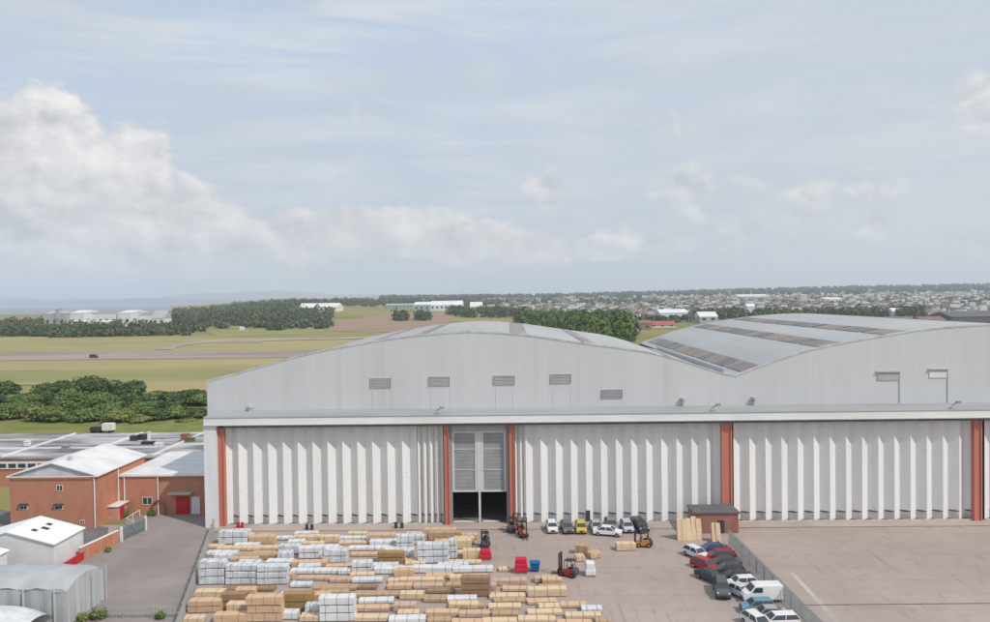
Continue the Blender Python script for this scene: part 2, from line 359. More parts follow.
# hills across the water
mb = MB(); n = 90
def hh(x, seed): return 150 + 60 * math.sin(x / 2600 + seed) + 45 * math.sin(x / 1100 + seed * 2) + 18 * math.sin(x / 430 + seed)
for k, (yy, sc_, sd) in enumerate(((14000, .80, 1.1), (19000, 1.25, 4.0))):
    b0 = len(mb.v)
    for i in range(n + 1):
        x = -26000 + i * 360; fall = sm((2200 - x) / 5000)
        h = max(5, hh(x, sd) * sc_ * fall * (1.25 - .35 * sm((x + 12000) / 7000)))
        mb.v += [(x, yy, -2), (x, yy + 900, h * .7), (x, yy + 1800, h), (x, yy + 4200, -2)]
    for i in range(n):
        for q in range(3):
            a = b0 + i * 4 + q; mb.f.append((a, a + 4, a + 5, a + 1)); mb.m.append(0)
o = mb.build('hills', hillm); tag(o, kind='structure')
for p in o.data.polygons: p.use_smooth = True
# airfield surfaces
structure('field', gp((-60, 337), (140, 337), (230, 336), (420, 333), (520, 338), (520, 352), (-60, 355)), dryg, .10)
structure('field', gp((-60, 361), (420, 352), (420, 366), (240, 372), (-60, 376)), dryg, .10)
structure('field', gp((-60, 371), (200, 369), (250, 372), (240, 384), (-60, 386)), greeng, .14)
structure('field', gp((120, 382), (420, 374), (420, 396), (120, 396)), dryg, .14)
structure('field', gp((200, 330), (330, 327), (420, 327), (420, 334), (330, 337), (220, 337)), greeng, .14)
structure('runway', gp((-80, 353.8), (430, 349), (430, 356.5), (-80, 362)), asph, .20)
structure('taxiway', gp((155, 350), (176, 344), (205, 341), (262, 341), (262, 342.8), (205, 343.3), (182, 346), (172, 350)), taxi, .24)
structure('taxiway', gp((215, 340.2), (420, 336), (420, 338.0), (215, 342.2)), taxi, .24)
def draped(name, rows, m, lift, nx=14, ny=8):
    mb = MB(); k = len(rows) - 1
    for j in range(ny * k + 1):
        t = j / ny; i0 = min(int(t), k - 1); f = t - i0; (l0, y0, r0, q0), (l1, y1, r1, q1) = rows[i0], rows[i0 + 1]
        for i in range(nx + 1):
            u = i / nx; p = Gt((l0 + (l1 - l0) * f) * (1 - u) + (r0 + (r1 - r0) * f) * u, (y0 + (y1 - y0) * f) * (1 - u) + (q0 + (q1 - q0) * f) * u); mb.v.append((p.x, p.y, p.z + lift))
    for j in range(ny * k):
        for i in range(nx): a = j * (nx + 1) + i; mb.f.append((a, a + 1, a + nx + 2, a + nx + 1)); mb.m.append(0)
    return tag(mb.build(name, m), kind='structure')
draped('earth_bank', [(322, 331, 400, 333), (330, 326, 440, 328), (345, 320, 452, 321), (388, 314, 460, 312.5)], soil, .5)
townm = mat('town_ground', (.24, .225, .20), 1, scale=.012, col2=(.10, .12, .06), stretch=(.4, 1.4, 1), detail=9)
draped('town_ground', [(600, 322, 1010, 322), (560, 313, 1060, 311), (500, 306, 1090, 302)], townm, .5, 40, 10)
# yard
YD = 121.0
structure('verge', [(-260, 176), (-49, 176), (-49, 232), (-260, 232)], verge, .012)
structure('yard', [(-70, 30), (150, 30), (150, YD + .2), (-70, YD + .2)], concrete, .008)
structure('lane', [(-64, 60), tuple(G(180, 626)[:2]), (-47.6, 119), (-47.6, 140), (-68, 140), (-64, 112)], lane, .016)
structure('door_track', [(-48.5, 117.4), (125, 117.4), (125, YD + .15), (-48.5, YD + .15)], apron, .020)
mb = MB(); mb.poly([(-48, 117.25, .028), (125, 117.25, .028), (125, 117.5, .028), (-48, 117.5, .028)])
a, b = G(797, 605.5), G(1000, 602.5); mb.poly([(a.x, a.y, .028), (b.x + 30, b.y, .028), (b.x + 30, b.y + .22, .028), (a.x, a.y + .22, .028)])
tag(mb.build('drain_channel', joint), kind='structure')
structure('concrete_repair_strip', gp((789, 572), (793, 572), (846, 626), (838, 626)), pale_patch, .024)

# ------------------------------------------------------------------ hangar
BX0 = P(207, 390, 123.5).x; SPAN = (P(735, 380, 123.5).x - BX0)
PROFS = {'a': [(0, 23.4), (2.5, 24.0), (4.5, 24.5), (7, 25.15), (10.8, 26.2), (14, 27.05), (17, 27.75), (21, 28.55), (25.3, 29.25), (30, 30.0), (35, 30.6), (40, 31.0), (45, 31.2)],
         'b': [(0, 23.3), (2.2, 23.75), (4.5, 24.5), (9, 26.0), (12, 26.85), (15, 27.5), (20.8, 28.4), (25.8, 29.1), (30, 29.8), (34, 30.4), (39, 30.95), (45, 31.2)],
         'c': [(0, 23.3), (2, 24.0), (4.3, 24.85), (8.8, 26.4), (12, 27.3), (15, 28.0), (20, 28.9), (25, 29.7), (29.5, 30.4), (35, 30.9), (40, 31.2), (45, 31.3)]}
def prof(d, bay=0):
    pr = PROFS['c'] if bay else (PROFS['a'] if d <= SPAN / 2 else PROFS['b'])
    d = min(d, SPAN - d)
    for (a, ha), (b, hb) in zip(pr, pr[1:]):
        if d <= b: return ha + (hb - ha) * (d - a) / (b - a)
    return pr[-1][1]
ds = sorted(set([0, 2.2, 4.5, 7, 9, 12, 15, 17, 21, 25.5, 30, 34.5, 40, SPAN / 2] + [SPAN - q for q in (0, 2.2, 4.5, 7, 9, 12, 15, 17, 21, 25.5, 30, 34.5, 40)]))
HX0, HX1 = BX0, BX0 + 2 * SPAN
LX = P(204.5, 480, 119.4).x
hg = empty('hangar', ((HX0 + HX1) / 2, YD, 0))
tag(hg, 'huge white hangar with two curved grey roofs and tall folding doors', 'hangar')
def hb(mb_, name, m, par=None, **k):
    o = mb_.build(name, m, None, **k); p = par or hg
    o.parent = p; o.matrix_parent_inverse = Matrix.Translation(-(Vector(hg.location))) if True else None
    return o
def sub(mb_, name, m, par):
    o = mb_.build(name, m); o.parent = par; return o
# gable wall above the canopy, both bays
YG = 123.5
mb = MB()
for bay in (0, 1):
    x0 = BX0 + bay * SPAN
    top = [(x0 + d, prof(d, bay)) for d in ds]
    mb.prism([(x0, 17.0)] + [(x, z + .28) for x, z in top] + [(x0 + SPAN, 17.0)], 'y', YG, YG + .35)
gab = hb(mb, 'gable_wall', clad)
mb = MB()                       # thin verge trim following the curve
for bay in (0, 1):
    x0 = BX0 + bay * SPAN
    for d0, d1 in zip(ds, ds[1:]):
        z0, z1 = prof(d0, bay) + .30, prof(d1, bay) + .30
        mb.add([(x0 + d0, YG - .06, z0 - .28), (x0 + d1, YG - .06, z1 - .28), (x0 + d1, YG - .06, z1), (x0 + d0, YG - .06, z0),
                (x0 + d0, YG + .5, z0 - .28), (x0 + d1, YG + .5, z1 - .28), (x0 + d1, YG + .5, z1), (x0 + d0, YG + .5, z0)],
               [(0, 1, 2, 3), (3, 2, 6, 7), (4, 7, 6, 5), (0, 4, 5, 1)])
hb(mb, 'verge_trim', mat('verge_grey', (.53, .535, .54), .8, spec=.1))
# roofs
for bay, Yb in ((0, 186.0), (1, 214.0)):
    x0 = BX0 + bay * SPAN; mb = MB()
    mb.prism([(x0 + d, prof(d, bay) - .02) for d in ds] + [(x0 + d, prof(d, bay) - .5) for d in reversed(ds)], 'y', YG + .35, Yb)
    ro = hb(mb, 'roof', roofm)
    # rooflight strips, each block its own piece
    strips = ((26.3, 27.6, 0), (34.5, 36.2, 0), (51.3, 54.2, 0), (64.0, 66.0, 0), (80.5, 82, 0)) if bay == 0 else ((1.6, 4.6, 1), (14.6, 18.4, 1), (25.8, 29.4, 1), (50, 53, 1), (62, 65, 1))
    for s0, s1, _ in strips:
        segs = np.linspace(YG + 1.0, Yb - 3, 6 if bay == 0 else 9); mbs = MB()
        for q in range(len(segs) - 1):
            ya, yb = segs[q], segs[q + 1] - 1.1
            dd = [s0 + (s1 - s0) * t / 3 for t in range(4)]
            mbs.prism([(x0 + d, prof(d, bay) + .10) for d in dd] + [(x0 + d, prof(d, bay) - .01) for d in reversed(dd)], 'y', ya, yb)
        sub(mbs, 'rooflight', sky_l if bay else mat('rooflight_faded', (.33, .32, .31), .7, scale=.25, spec=.1), ro)
    mb = MB(); mb.prism([(x0, 0), (x0, 23.2), (x0 + SPAN / 2, 31.0), (x0 + SPAN, 23.2), (x0 + SPAN, 0)], 'y', Yb - .3, Yb)
    if bay == 1: mb.box(x0, x0 + .3, 186, Yb - .3, 0, 23.2); mb.box(x0 + SPAN - .3, x0 + SPAN, YG + .4, Yb - .3, 0, 23.2)
    else: mb.box(x0, x0 + .3, YG + .4, Yb - .3, 0, 23.2)
    hb(mb, 'rear_wall', wallw)
vx = BX0 + SPAN
mb = MB(); mb.box(vx - .9, vx + .9, YG + .4, 186, 23.3, 23.42); mb.box(vx - 1.0, vx - .8, YG + 3, 184, 23.42, 24.35); hb(mb, 'valley_gutter', louvre)
# canopy
FX0, FX1 = P(203.5, 425, 119.2).x, HX1 + 1
CZ = 16.8
mb = MB(); mb.box(FX0, FX1, 119.2, 119.5, CZ, CZ + 1.12); fas = hb(mb, 'fascia', fascm)
mb = MB(); mb.prism([(119.15, CZ + 1.12), (119.15, CZ + 1.28), (YG - .02, CZ + 1.75), (YG - .02, CZ + .45), (119.5, CZ + .1), (119.5, CZ + 1.12)], 'x', FX0, FX1)
can = hb(mb, 'canopy_roof', cantop)
mb = MB(); mb.box(FX0, FX1, 119.0, 119.2, CZ - .06, CZ + .06); hb(mb, 'gutter', louvre)
mb = MB(); mb.box(FX0 + 3, HX1, 119.75, 120.15, CZ - .55, CZ - .05); hb(mb, 'canopy_shade_beam', mat('canopy_shade_grey', (.16, .165, .17), .7))  # dark beam added to deepen the shade just under the canopy
mb = MB(); mb.box(FX0 + .2, FX1 - .2, 119.52, YG - .1, CZ + .0, CZ + .06); hb(mb, 'shade_soffit', mat('soffit_shade_grey', (.20, .205, .21), .8))  # unseen dark underside, added to cut bounced light on the door tops
# lighting poles, vents
for px, py in ((436, 409), (712, 406), (952, 403)):
    p = P(px, py, 119.6); mb = MB()
    mb.tube((p.x - .5, 119.3, CZ + .9), (p.x, 119.7, CZ + 1.9), .09); mb.tube((p.x, 119.7, CZ + 1.9), (p.x + .9, 119.5, CZ + 2.5), .09)
    mb.box(p.x + .6, p.x + 1.3, 119.3, 119.7, CZ + 2.3, CZ + 2.65); hb(mb, 'floodlight', postm)
for px, py in ((250, 409.5), (683, 402), (754, 401)):
    p = P(px, py, YG - .3); mb = MB(); mb.tube((p.x, YG - .35, p.z - .75), (p.x, YG - .35, p.z + .3), .2); mb.tube((p.x, YG - .35, p.z + .3), (p.x, YG - .35, p.z + .7), .42, .42); hb(mb, 'vent_cowl', louvre)
def louv(x0, y0, x1, y1, m_, slats=6):
    a = P(x0, y0, YG); b = P(x1, y1, YG); mb = MB(); h = a.z - b.z
    mb.box(a.x, b.x, YG - .05, YG - .002, b.z, a.z)
    for i in range(slats):
        z = b.z + h * (i + .3) / slats; mb.add([(a.x + .06, YG - .06, z + .02), (b.x - .06, YG - .06, z + .02), (b.x - .06, YG - .18, z - .07), (a.x + .06, YG - .18, z - .07)], [(0, 1, 2, 3), (3, 2, 1, 0)][:1])
    mb.box(a.x - .06, a.x, YG - .2, YG - .002, b.z - .06, a.z + .06); mb.box(b.x, b.x + .06, YG - .2, YG - .002, b.z - .06, a.z + .06); mb.box(a.x - .06, b.x + .06, YG - .2, YG - .002, a.z, a.z + .06)
    return hb(mb, 'louvre_vent', m_)
lgrey = mat('louvre_pale', (.42, .425, .43), .6, var=.05)
for x0, y0, x1, y1, m_ in ((371, 378.5, 391, 387, louvre), (429.5, 377, 449.5, 385, louvre), (494, 376, 514.5, 384, louvre), (551, 374.5, 571, 382.5, louvre), (602, 390, 622, 397.5, lgrey)):
    louv(x0, y0, x1, y1, m_)
for x0, x1, y in ((876, 900, 371.5), (928, 948, 369)):
    a = P(x0, y, YG); b = P(x1, y, YG); mb = MB(); mb.box(a.x, b.x, YG - .35, YG - .002, a.z - .1, a.z + .1); hb(mb, 'vent_hood', louvre)
    mb = MB(); mb.box(a.x + .2, b.x - .3, YG - .12, YG - .002, a.z - 1.45, a.z - .45); hb(mb, 'vent_panel', wallw if x0 > 900 else lgrey)
    mb = MB(); mb.tube((b.x - .1, YG - .1, 18.7), (b.x - .1, YG - .1, a.z - .2), .06); hb(mb, 'conduit', louvre)
mb = MB()
for x in (373, 391, 431, 450, 496, 513, 553, 571):
    p = P(x, 390, YG); mb.tube((p.x, YG - .07, 18.7), (p.x, YG - .07, p.z + .3), .02, n=5)
hb(mb, 'drop_wires', wallw)
# door bays: px ranges on the door plane
def X(px, Y=YD): return P(px, 480, Y).x
def column(px0, px1, top=CZ - .56, y0=119.95, m_=redcol):
    mb = MB(); a, b = X(px0, y0), X(px1, y0); f = (b - a) * .16
    mb.box(a, a + f, y0, y0 + .9, 0, top); mb.box(b - f, b, y0, y0 + .9, 0, top); mb.box(a + f + .002, b - f - .002, y0 + .18, y0 + .8, 0, top)   # an I-section seen from the front
    return hb(mb, 'column', m_)
for a, b in ((218.5, 224.5), (444.5, 449.5), (509.5, 514.8), (722, 732.5), (974.5, 982.5)): column(a, b)
cx = X(1235); mb = MB(); mb.box(cx, cx + 1.6, 119.95, 120.8, 0, CZ - .02); hb(mb, 'column', redcol)
mb = MB(); mb.box(LX, X(218.2, 119.9), 119.4, 122.5, 0, CZ - .03); mb.box(LX + .3, X(218.2, 119.9), 122.5, YG + .3, 0, 17.4); hb(mb, 'corner_pier', wallw)
for qa, qb in ((225, 443.5), (515.5, 721.5), (733, 974), (983, 1232)): mb = MB(); mb.box(X(qa), X(qb), 120.36, 120.48, 0, .24); hb(mb, 'floor_track', mat('track_pale', (.55, .53, .51), .8, scale=1.5))
mb = MB(); mb.box(cx + 1.62, HX1, 120.2, 122, 0, CZ - .03); hb(mb, 'end_wall', wallw)
def concertina(x0, x1, pitch, dep, frac=.465, ybase=YD):
    nn = max(1, round((x1 - x0) / pitch)); p = (x1 - x0) / nn; mb = MB(); pts = []
    for i in range(nn):
        x = x0 + i * p; pts += [(x, ybase - dep / 2), (x + p * frac, ybase + dep / 2)]
    pts.append((x1, ybase - dep / 2))
    ZT = CZ - .15
    for i in range(0, len(pts) - 1, 2):
        mb = MB(); tri = pts[i:i + 3]
        for (xa, ya), (xb, yb) in zip(tri, tri[1:]):
            mb.add([(xa, ya, .12), (xb, yb, .12), (xb, yb, ZT), (xa, ya, ZT), (xa, ya + .08, .12), (xb, yb + .08, .12), (xb, yb + .08, ZT), (xa, ya + .08, ZT)],
                   [(0, 1, 2, 3), (5, 4, 7, 6), (0, 4, 5, 1)])
        dr = hb(mb, 'folding_door_leaf', doorm)
        (xa, ya), (xb, yb) = tri[1], tri[2]; q = Vector((xb - xa, yb - ya, 0)); nn_ = Vector((q.y, -q.x, 0)).normalized() * .03
        for nm_, m_, t0, t1, z0, z1, out in (('draught_strip', dark, .03, .97, 1.36, 1.50, .8), ('hinge_box', mat('hinge_grey', (.13, .13, .13), .7), .15, .75, 1.28, 1.56, 1.6), ('kick_panel', kick, .04, .96, .14, 1.2, .5)):
            m2 = MB(); a = Vector((xa, ya, 0)) + q * t0 + nn_ * out; b = Vector((xa, ya, 0)) + q * t1 + nn_ * out; ox, oy = nn_.x * out, nn_.y * out
            m2.add([(a.x, a.y, z0), (b.x, b.y, z0), (b.x, b.y, z1), (a.x, a.y, z1), (a.x - ox, a.y - oy, z0), (b.x - ox, b.y - oy, z0), (b.x - ox, b.y - oy, z1), (a.x - ox, a.y - oy, z1)],
                   [(0, 1, 2, 3), (3, 2, 6, 7), (0, 4, 5, 1), (1, 5, 6, 2), (0, 3, 7, 4)]); sub(m2, nm_, m_, dr)
kick = mat('kick_panel', (.62, .61, .60), .6, scale=1.2, col2=(.45, .43, .42), tweak=chain((nfac(.35, .60, .66, .5), (.45, .22, .19)),))
concertina(X(225), X(418), 2.5, .8); concertina(X(418.5), X(443.5), 1.15, .8, .5)
concertina(X(515.5), X(526), .95, .7, .5); concertina(X(526), X(721.5), 2.5, .8)
concertina(X(733), X(974), 2.6, .8); concertina(X(983), X(1232), 2.6, .8)
# grey running posts beside the opening
mb = MB(); mb.box(X(443.6), X(444.3), 120.5, 121.5, 0, CZ - .1); mb.box(X(450), X(452.5), 120.6, 121.4, 0, CZ - .1); mb.box(X(506.5), X(509), 120.6, 121.4, 0, CZ - .1); hb(mb, 'guide_post', postm)
# opening: header, two roller shutters hanging half way, centre pole
xo0, xo1 = X(452.6), X(506.4); xm = X(479.5)
ztop = P(480, 431, YD).z; zbot = P(480, 491.5, YD).z
mb = MB(); mb.box(xo0, xo1, 120.8, 121.2, ztop, CZ - .1); hb(mb, 'door_header', lgrey)
for a, b in ((xo0, xm - .35), (xm + .35, xo1)):
    mb = MB(); mb.box(a + .35, b - .35, 120.98, 121.08, zbot + .25, ztop - .25)
    sh = hb(mb, 'roller_shutter', rollm)
    mb = MB(); mb.box(a + .002, a + .35, 120.85, 121.15, zbot, ztop - .002); mb.box(b - .35, b, 120.85, 121.15, zbot, ztop - .002)
    mb.box(a + .352, b - .352, 120.85, 121.15, zbot, zbot + .25); mb.box(a + .352, b - .352, 120.85, 121.15, ztop - .25, ztop - .002)
    for t in (.36, .7): mb.box(a + .352, b - .352, 120.9, 120.975, zbot + (ztop - zbot) * t, zbot + (ztop - zbot) * t + .1)
    sub(mb, 'shutter_frame', framew, sh)
mb = MB(); mb.box(xm - .34, xm + .34, 120.8, 121.2, zbot, ztop - .002); mb.box(xm - .17, xm + .17, 120.82, 121.1, 0, zbot - .002); hb(mb, 'centre_pole', framew)
mb = MB(); mb.box(xo0, xm - .4, 121.3, 121.9, .03, .14); mb.box(xm + .4, xo1 - 1.2, 121.3, 121.9, .03, .14); hb(mb, 'threshold', trimw)
mb = MB(); mb.box(HX0 + .5, HX1 - .5, YD + .6, 185, .03, .10); hb(mb, 'floor_slab', dull)
# inner lining that keeps the space behind the doors closed
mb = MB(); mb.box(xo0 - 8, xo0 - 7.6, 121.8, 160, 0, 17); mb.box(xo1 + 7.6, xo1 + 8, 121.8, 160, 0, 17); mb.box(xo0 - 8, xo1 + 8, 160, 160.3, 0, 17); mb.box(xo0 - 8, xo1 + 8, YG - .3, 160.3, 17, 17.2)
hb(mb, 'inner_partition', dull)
mb = MB(); p = P(587.7, 517, YD); mb.box(p.x - .35, p.x + .35, YD - .5, YD - .3, .1, 2.0); hb(mb, 'wicket_door', dark)

# ------------------------------------------------------------------ buildings on the left
def rel(mb_, name, m_, root, par=None):
    for i, v in enumerate(mb_.v): mb_.v[i] = (v[0] - root.location.x, v[1] - root.location.y, v[2] - root.location.z)
    o = mb_.build(name, m_); o.parent = par or root; return o
def window(root, wallY, x0, y0, x1, y1, glassm=glass):
    a = P(x0, y0, wallY); b = P(x1, y1, wallY); mb = MB(); t = .07
    mb.box(a.x, b.x, wallY - .08, wallY - .002, a.z - t, a.z); mb.box(a.x, b.x, wallY - .08, wallY - .002, b.z, b.z + t)
    mb.box(a.x, a.x + t, wallY - .08, wallY - .002, b.z + t, a.z - t); mb.box(b.x - t, b.x, wallY - .08, wallY - .002, b.z + t, a.z - t)
    mb.box((a.x + b.x) / 2 - t / 2, (a.x + b.x) / 2 + t / 2, wallY - .075, wallY - .002, b.z + t, a.z - t)
    w = rel(mb, 'window', trimw, root); mb = MB(); mb.box(a.x + t, b.x - t, wallY - .03, wallY - .002, b.z + t, a.z - t)
    rel(mb, 'pane', glassm, root, w); return w
# two-storey brick block
bA = empty('brick_building', (-74, 120, 0)); tag(bA, 'orange brick two storey building with shallow white gable roof and tiny windows', 'building')
x0, x1 = P(10, 500, 120).x, P(97, 500, 120).x; zt = P(97, 476, 120).z; zr = P(50, 463.5, 120).z; xr = (x0 + x1) / 2; YB = 136
mb = MB(); mb.box(x0, x1, 120, YB, 0, zt); rel(mb, 'wall', brick, bA)
mb = MB(); mb.prism([(x0 + .02, zt + .02), (x1 - .02, zt + .02), (xr, zr - .1)], 'y', 120.06, YB - .06); rel(mb, 'gable_infill', mat('pale_cladding', (.56, .56, .56), .7), bA)
mb = MB(); mb.prism([(x0 - .35, zt + .0), (xr, zr), (x1 + .35, zt + .0), (x1 + .35, zt + .16), (xr, zr + .18), (x0 - .35, zt + .16)], 'y', 119.7, YB + .3)
rf = rel(mb, 'roof', whiteroof, bA)
v = G(70.5, 463, zr - .6); mb = MB(); mb.tube((v.x, v.y, zt + .5), (v.x, v.y, zr + .35), .3); mb.tube((v.x, v.y, zr + .35), (v.x, v.y, zr + .55), .42); rel(mb, 'roof_vent', louvre, bA, rf)
window(bA, 120, 56.5, 485, 63, 491)
for wx, wy in ((20, 507), (55, 507)):
    window(bA, 120, wx, wy - 1.5, wx + 8, wy + 2.5); a = P(wx + 4, wy - 2, 120); mb = MB(); mb.prism([(119.5, a.z + .05), (120, a.z + .25), (120, a.z + .15)], 'x', a.x - .8, a.x + .8); rel(mb, 'window_hood', dark, bA)
window(bA, 120, 80, 520, 85, 523.5)
mb = MB(); mb.tube((x1 - .35, 119.9, 0), (x1 - .35, 119.9, zt), .1); mb.tube((x1 + .12, 126.5, 0), (x1 + .12, 126.5, zt), .1); rel(mb, 'downpipe', trimw, bA)
mb = MB(); mb.box(x0 - .3, x1 + .3, 119.6, 119.72, zt - .05, zt + .12); mb.box(x1 + .3, x1 + .42, 119.6, YB, zt - .05, zt + .12); rel(mb, 'gutter', trimw, bA)
mb = MB(); mb.box(x1 + .002, x1 + 1.6, 123.2, 126.4, 0, 2.5); pch = rel(mb, 'porch', mat('pink_render', (.58, .30, .25), .8), bA)
mb = MB(); mb.box(x1 + 1.602, x1 + 1.66, 124.0, 125.4, .05, 2.1); rel(mb, 'porch_door', redp, bA, pch)
mb = MB(); mb.box(x1 + .002, x1 + 1.9, 123, 126.6, 2.5, 2.62); rel(mb, 'porch_roof', trimw, bA, pch)
# annex between brick block and hangar
xa0, xa1 = x1 + .02, HX0 - .1; za = P(160, 475.5, 127).z
bB = empty('brick_annex', ((xa0 + xa1) / 2, 127, 0)); tag(bB, 'low brick annex with flat white roof and red door beside the hangar', 'building')
xs = P(157, 490, 127).x
mb = MB(); mb.box(xa0, xs, 127, 146, 0, za); mb.box(xs + .002, xa1, 127.3, 146, 0, za); rel(mb, 'wall', brick, bB)
mb = MB(); mb.box(xa0, xa1, 126.8, 146.2, za, za + .25); rel(mb, 'roof', whiteroof, bB)
mb = MB(); mb.box(xa0 + .2, xa1, 126.72, 126.8, za - .08, za + .2); rel(mb, 'gutter', trimw, bB)
window(bB, 127, 142.5, 497, 152.5, 504.5)
for (a_, b_, m_, nm) in ((176, 190, redp, 'door'), (191.5, 200.5, wallw, 'side_panel')):
    a = P(a_, 496.5, 127.3); b = P(b_, 519, 127.3); mb = MB(); mb.box(a.x, b.x, 127.18, 127.298, .02, a.z); d_ = rel(mb, nm, m_, bB)
    if nm == 'door':
        mb = MB(); mb.box(b.x - .45, b.x - .35, 127.1, 127.18, 1.2, 1.5); mb.box((a.x + b.x) / 2 - .02, (a.x + b.x) / 2 + .02, 127.165, 127.18, .05, a.z - .05); rel(mb, 'handle', dark, bB, d_)
a = P(171, 492, 127.3); b = P(193, 492, 127.3); mb = MB(); mb.box(a.x, b.x, 125.9, 127.298, a.z - .12, a.z + .1); rel(mb, 'door_canopy', louvre, bB)
mb = MB()
for px in (157.5, 124): p = P(px, 490, 127); mb.tube((p.x + .1, 126.9, 0), (p.x + .1, 126.9, za), .1)
rel(mb, 'downpipe', trimw, bB)
mb = MB(); p = P(159.5, 511, 127.0)
for t in np.linspace(0, math.pi, 9)[:-1]:
    t2 = t + math.pi / 8; mb.tube((p.x - math.cos(t) * 1.1, 126.7, 1.4 + math.sin(t) * 1.1), (p.x - math.cos(t2) * 1.1, 126.7, 1.4 + math.sin(t2) * 1.1), .16)
mb.tube((p.x - 1.1, 126.7, 0), (p.x - 1.1, 126.7, 1.4), .16); mb.tube((p.x + 1.1, 126.7, 0), (p.x + 1.1, 126.7, 1.4), .16)
rel(mb, 'pipe_loop', mat('rusty_pipe', (.22, .09, .07), .7), bB)
mb = MB(); mb.box(xa0 + 8, xa1, 147.5, 156, 0, 7.6); bC = empty('rear_annex', (xa0 + 12, 150, 0)); tag(bC, 'small white roofed block behind the brick annex next to the hangar', 'building')
rel(mb, 'wall', brick, bC); mb = MB(); mb.prism([(147.3, 7.6), (156.2, 7.6), (156.2, 8.3), (152, 8.9), (147.3, 7.9)], 'x', xa0 + 7.8, xa1); rel(mb, 'roof', whiteroof, bC)
# long low building with patchy felt roof
bD = empty('flat_roofed_block', (-90, 147, 0)); tag(bD, 'sprawling low brick block with patchy grey felt roof behind the white gable roof', 'building')
zD = 5.6
mb = MB(); mb.box(-150, xa0 + 7.5, 147.5, 174, 0, zD); mb.box(xa0 + 7.502, HX0 - .3, 157, 174, 0, zD); rel(mb, 'wall', brick, bD)
mb = MB(); mb.box(-150.3, xa0 + 7.5, 147.2, 174.3, zD, zD + .3); mb.box(xa0 + 7.502, HX0 - .2, 156.8, 174.3, zD, zD + .3); rD = rel(mb, 'roof', greyroof, bD)
mb = MB(); mb.box(-150, -76, 147.28, 147.498, zD - 2.0, zD - .5); wD = rel(mb, 'window_band', trimw, bD)
mb = MB()
for i in range(26): xx = -92 - i * 2; mb.box(xx, xx + 1.5, 147.2, 147.28, zD - 1.7, zD - .9)
rel(mb, 'pane', glass, bD, wD)
mb = MB()
for i, (x_, w_) in enumerate(((-124, .5), (-104, .4), (-88, .5), (-73, .4))): mb.box(x_, x_ + w_, 148, 173.5, zD + .3, zD + .62)
mb.box(-149, -76, 156, 156.5, zD + .301, zD + .55)
rel(mb, 'roof_kerb', trimw, bD, rD)
def roofbox(px, py, w, d, h, m_, nm):
    p = G(px, py, zD + .3); mb = MB(); mb.box(p.x - w / 2, p.x + w / 2, p.y, p.y + d, zD + .3, zD + .3 + h); mb.box(p.x - w / 2 - .1, p.x + w / 2 + .1, p.y - .1, p.y + d + .1, zD + .3 + h, zD + .42 + h); return rel(mb, nm, m_, bD, rD)
roofbox(133, 441, 1.5, 1.5, 1.0, dark, 'roof_fan'); roofbox(141, 440, 1.6, 1.4, 1.1, dark, 'roof_fan'); roofbox(148.5, 441, .5, .5, 1.9, trimw, 'roof_flue'); roofbox(147, 444.5, 2.6, 1, .5, dark, 'roof_fan')
roofbox(184, 441.5, 1.5, 1.4, 1.5, brickd, 'chimney'); roofbox(188.5, 442, 2.0, 1.2, .8, mat('mossy_felt', (.14, .16, .06)), 'roof_hatch')
roofbox(64, 450, 1.2, 1.2, .8, postm, 'roof_fan'); roofbox(26, 446, 1.0, 1.0, .9, trimw, 'roof_flue'); roofbox(158, 446, 1.6, 1.0, .5, trimw, 'roof_hatch')
# delivery cabin and dark lorry behind the block
mb = MB(); p = G(98, 434.5); cb = empty('box_truck', (p.x, p.y + 3, 0)); tag(cb, 'white box truck with dark trailer parked beyond the flat roofs', 'truck')
mb.box(p.x - .2, p.x + 3.6, p.y + 2, p.y + 4.4, .9, 3.4); rel(mb, 'box_body', trimw, cb)
mb = MB(); mb.box(p.x - 4.6, p.x - .4, p.y + 2, p.y + 4.4, .8, 2.2); rel(mb, 'trailer_bed', dark, cb)
for q in (-3.8, -1.2, 2.6):
    mb = MB(); mb.tube((p.x + q, p.y + 2, .5), (p.x + q, p.y + 4.4, .5), .5, n=12); rel(mb, 'wheel', black, cb)
cb.scale = (.78, .78, .78)
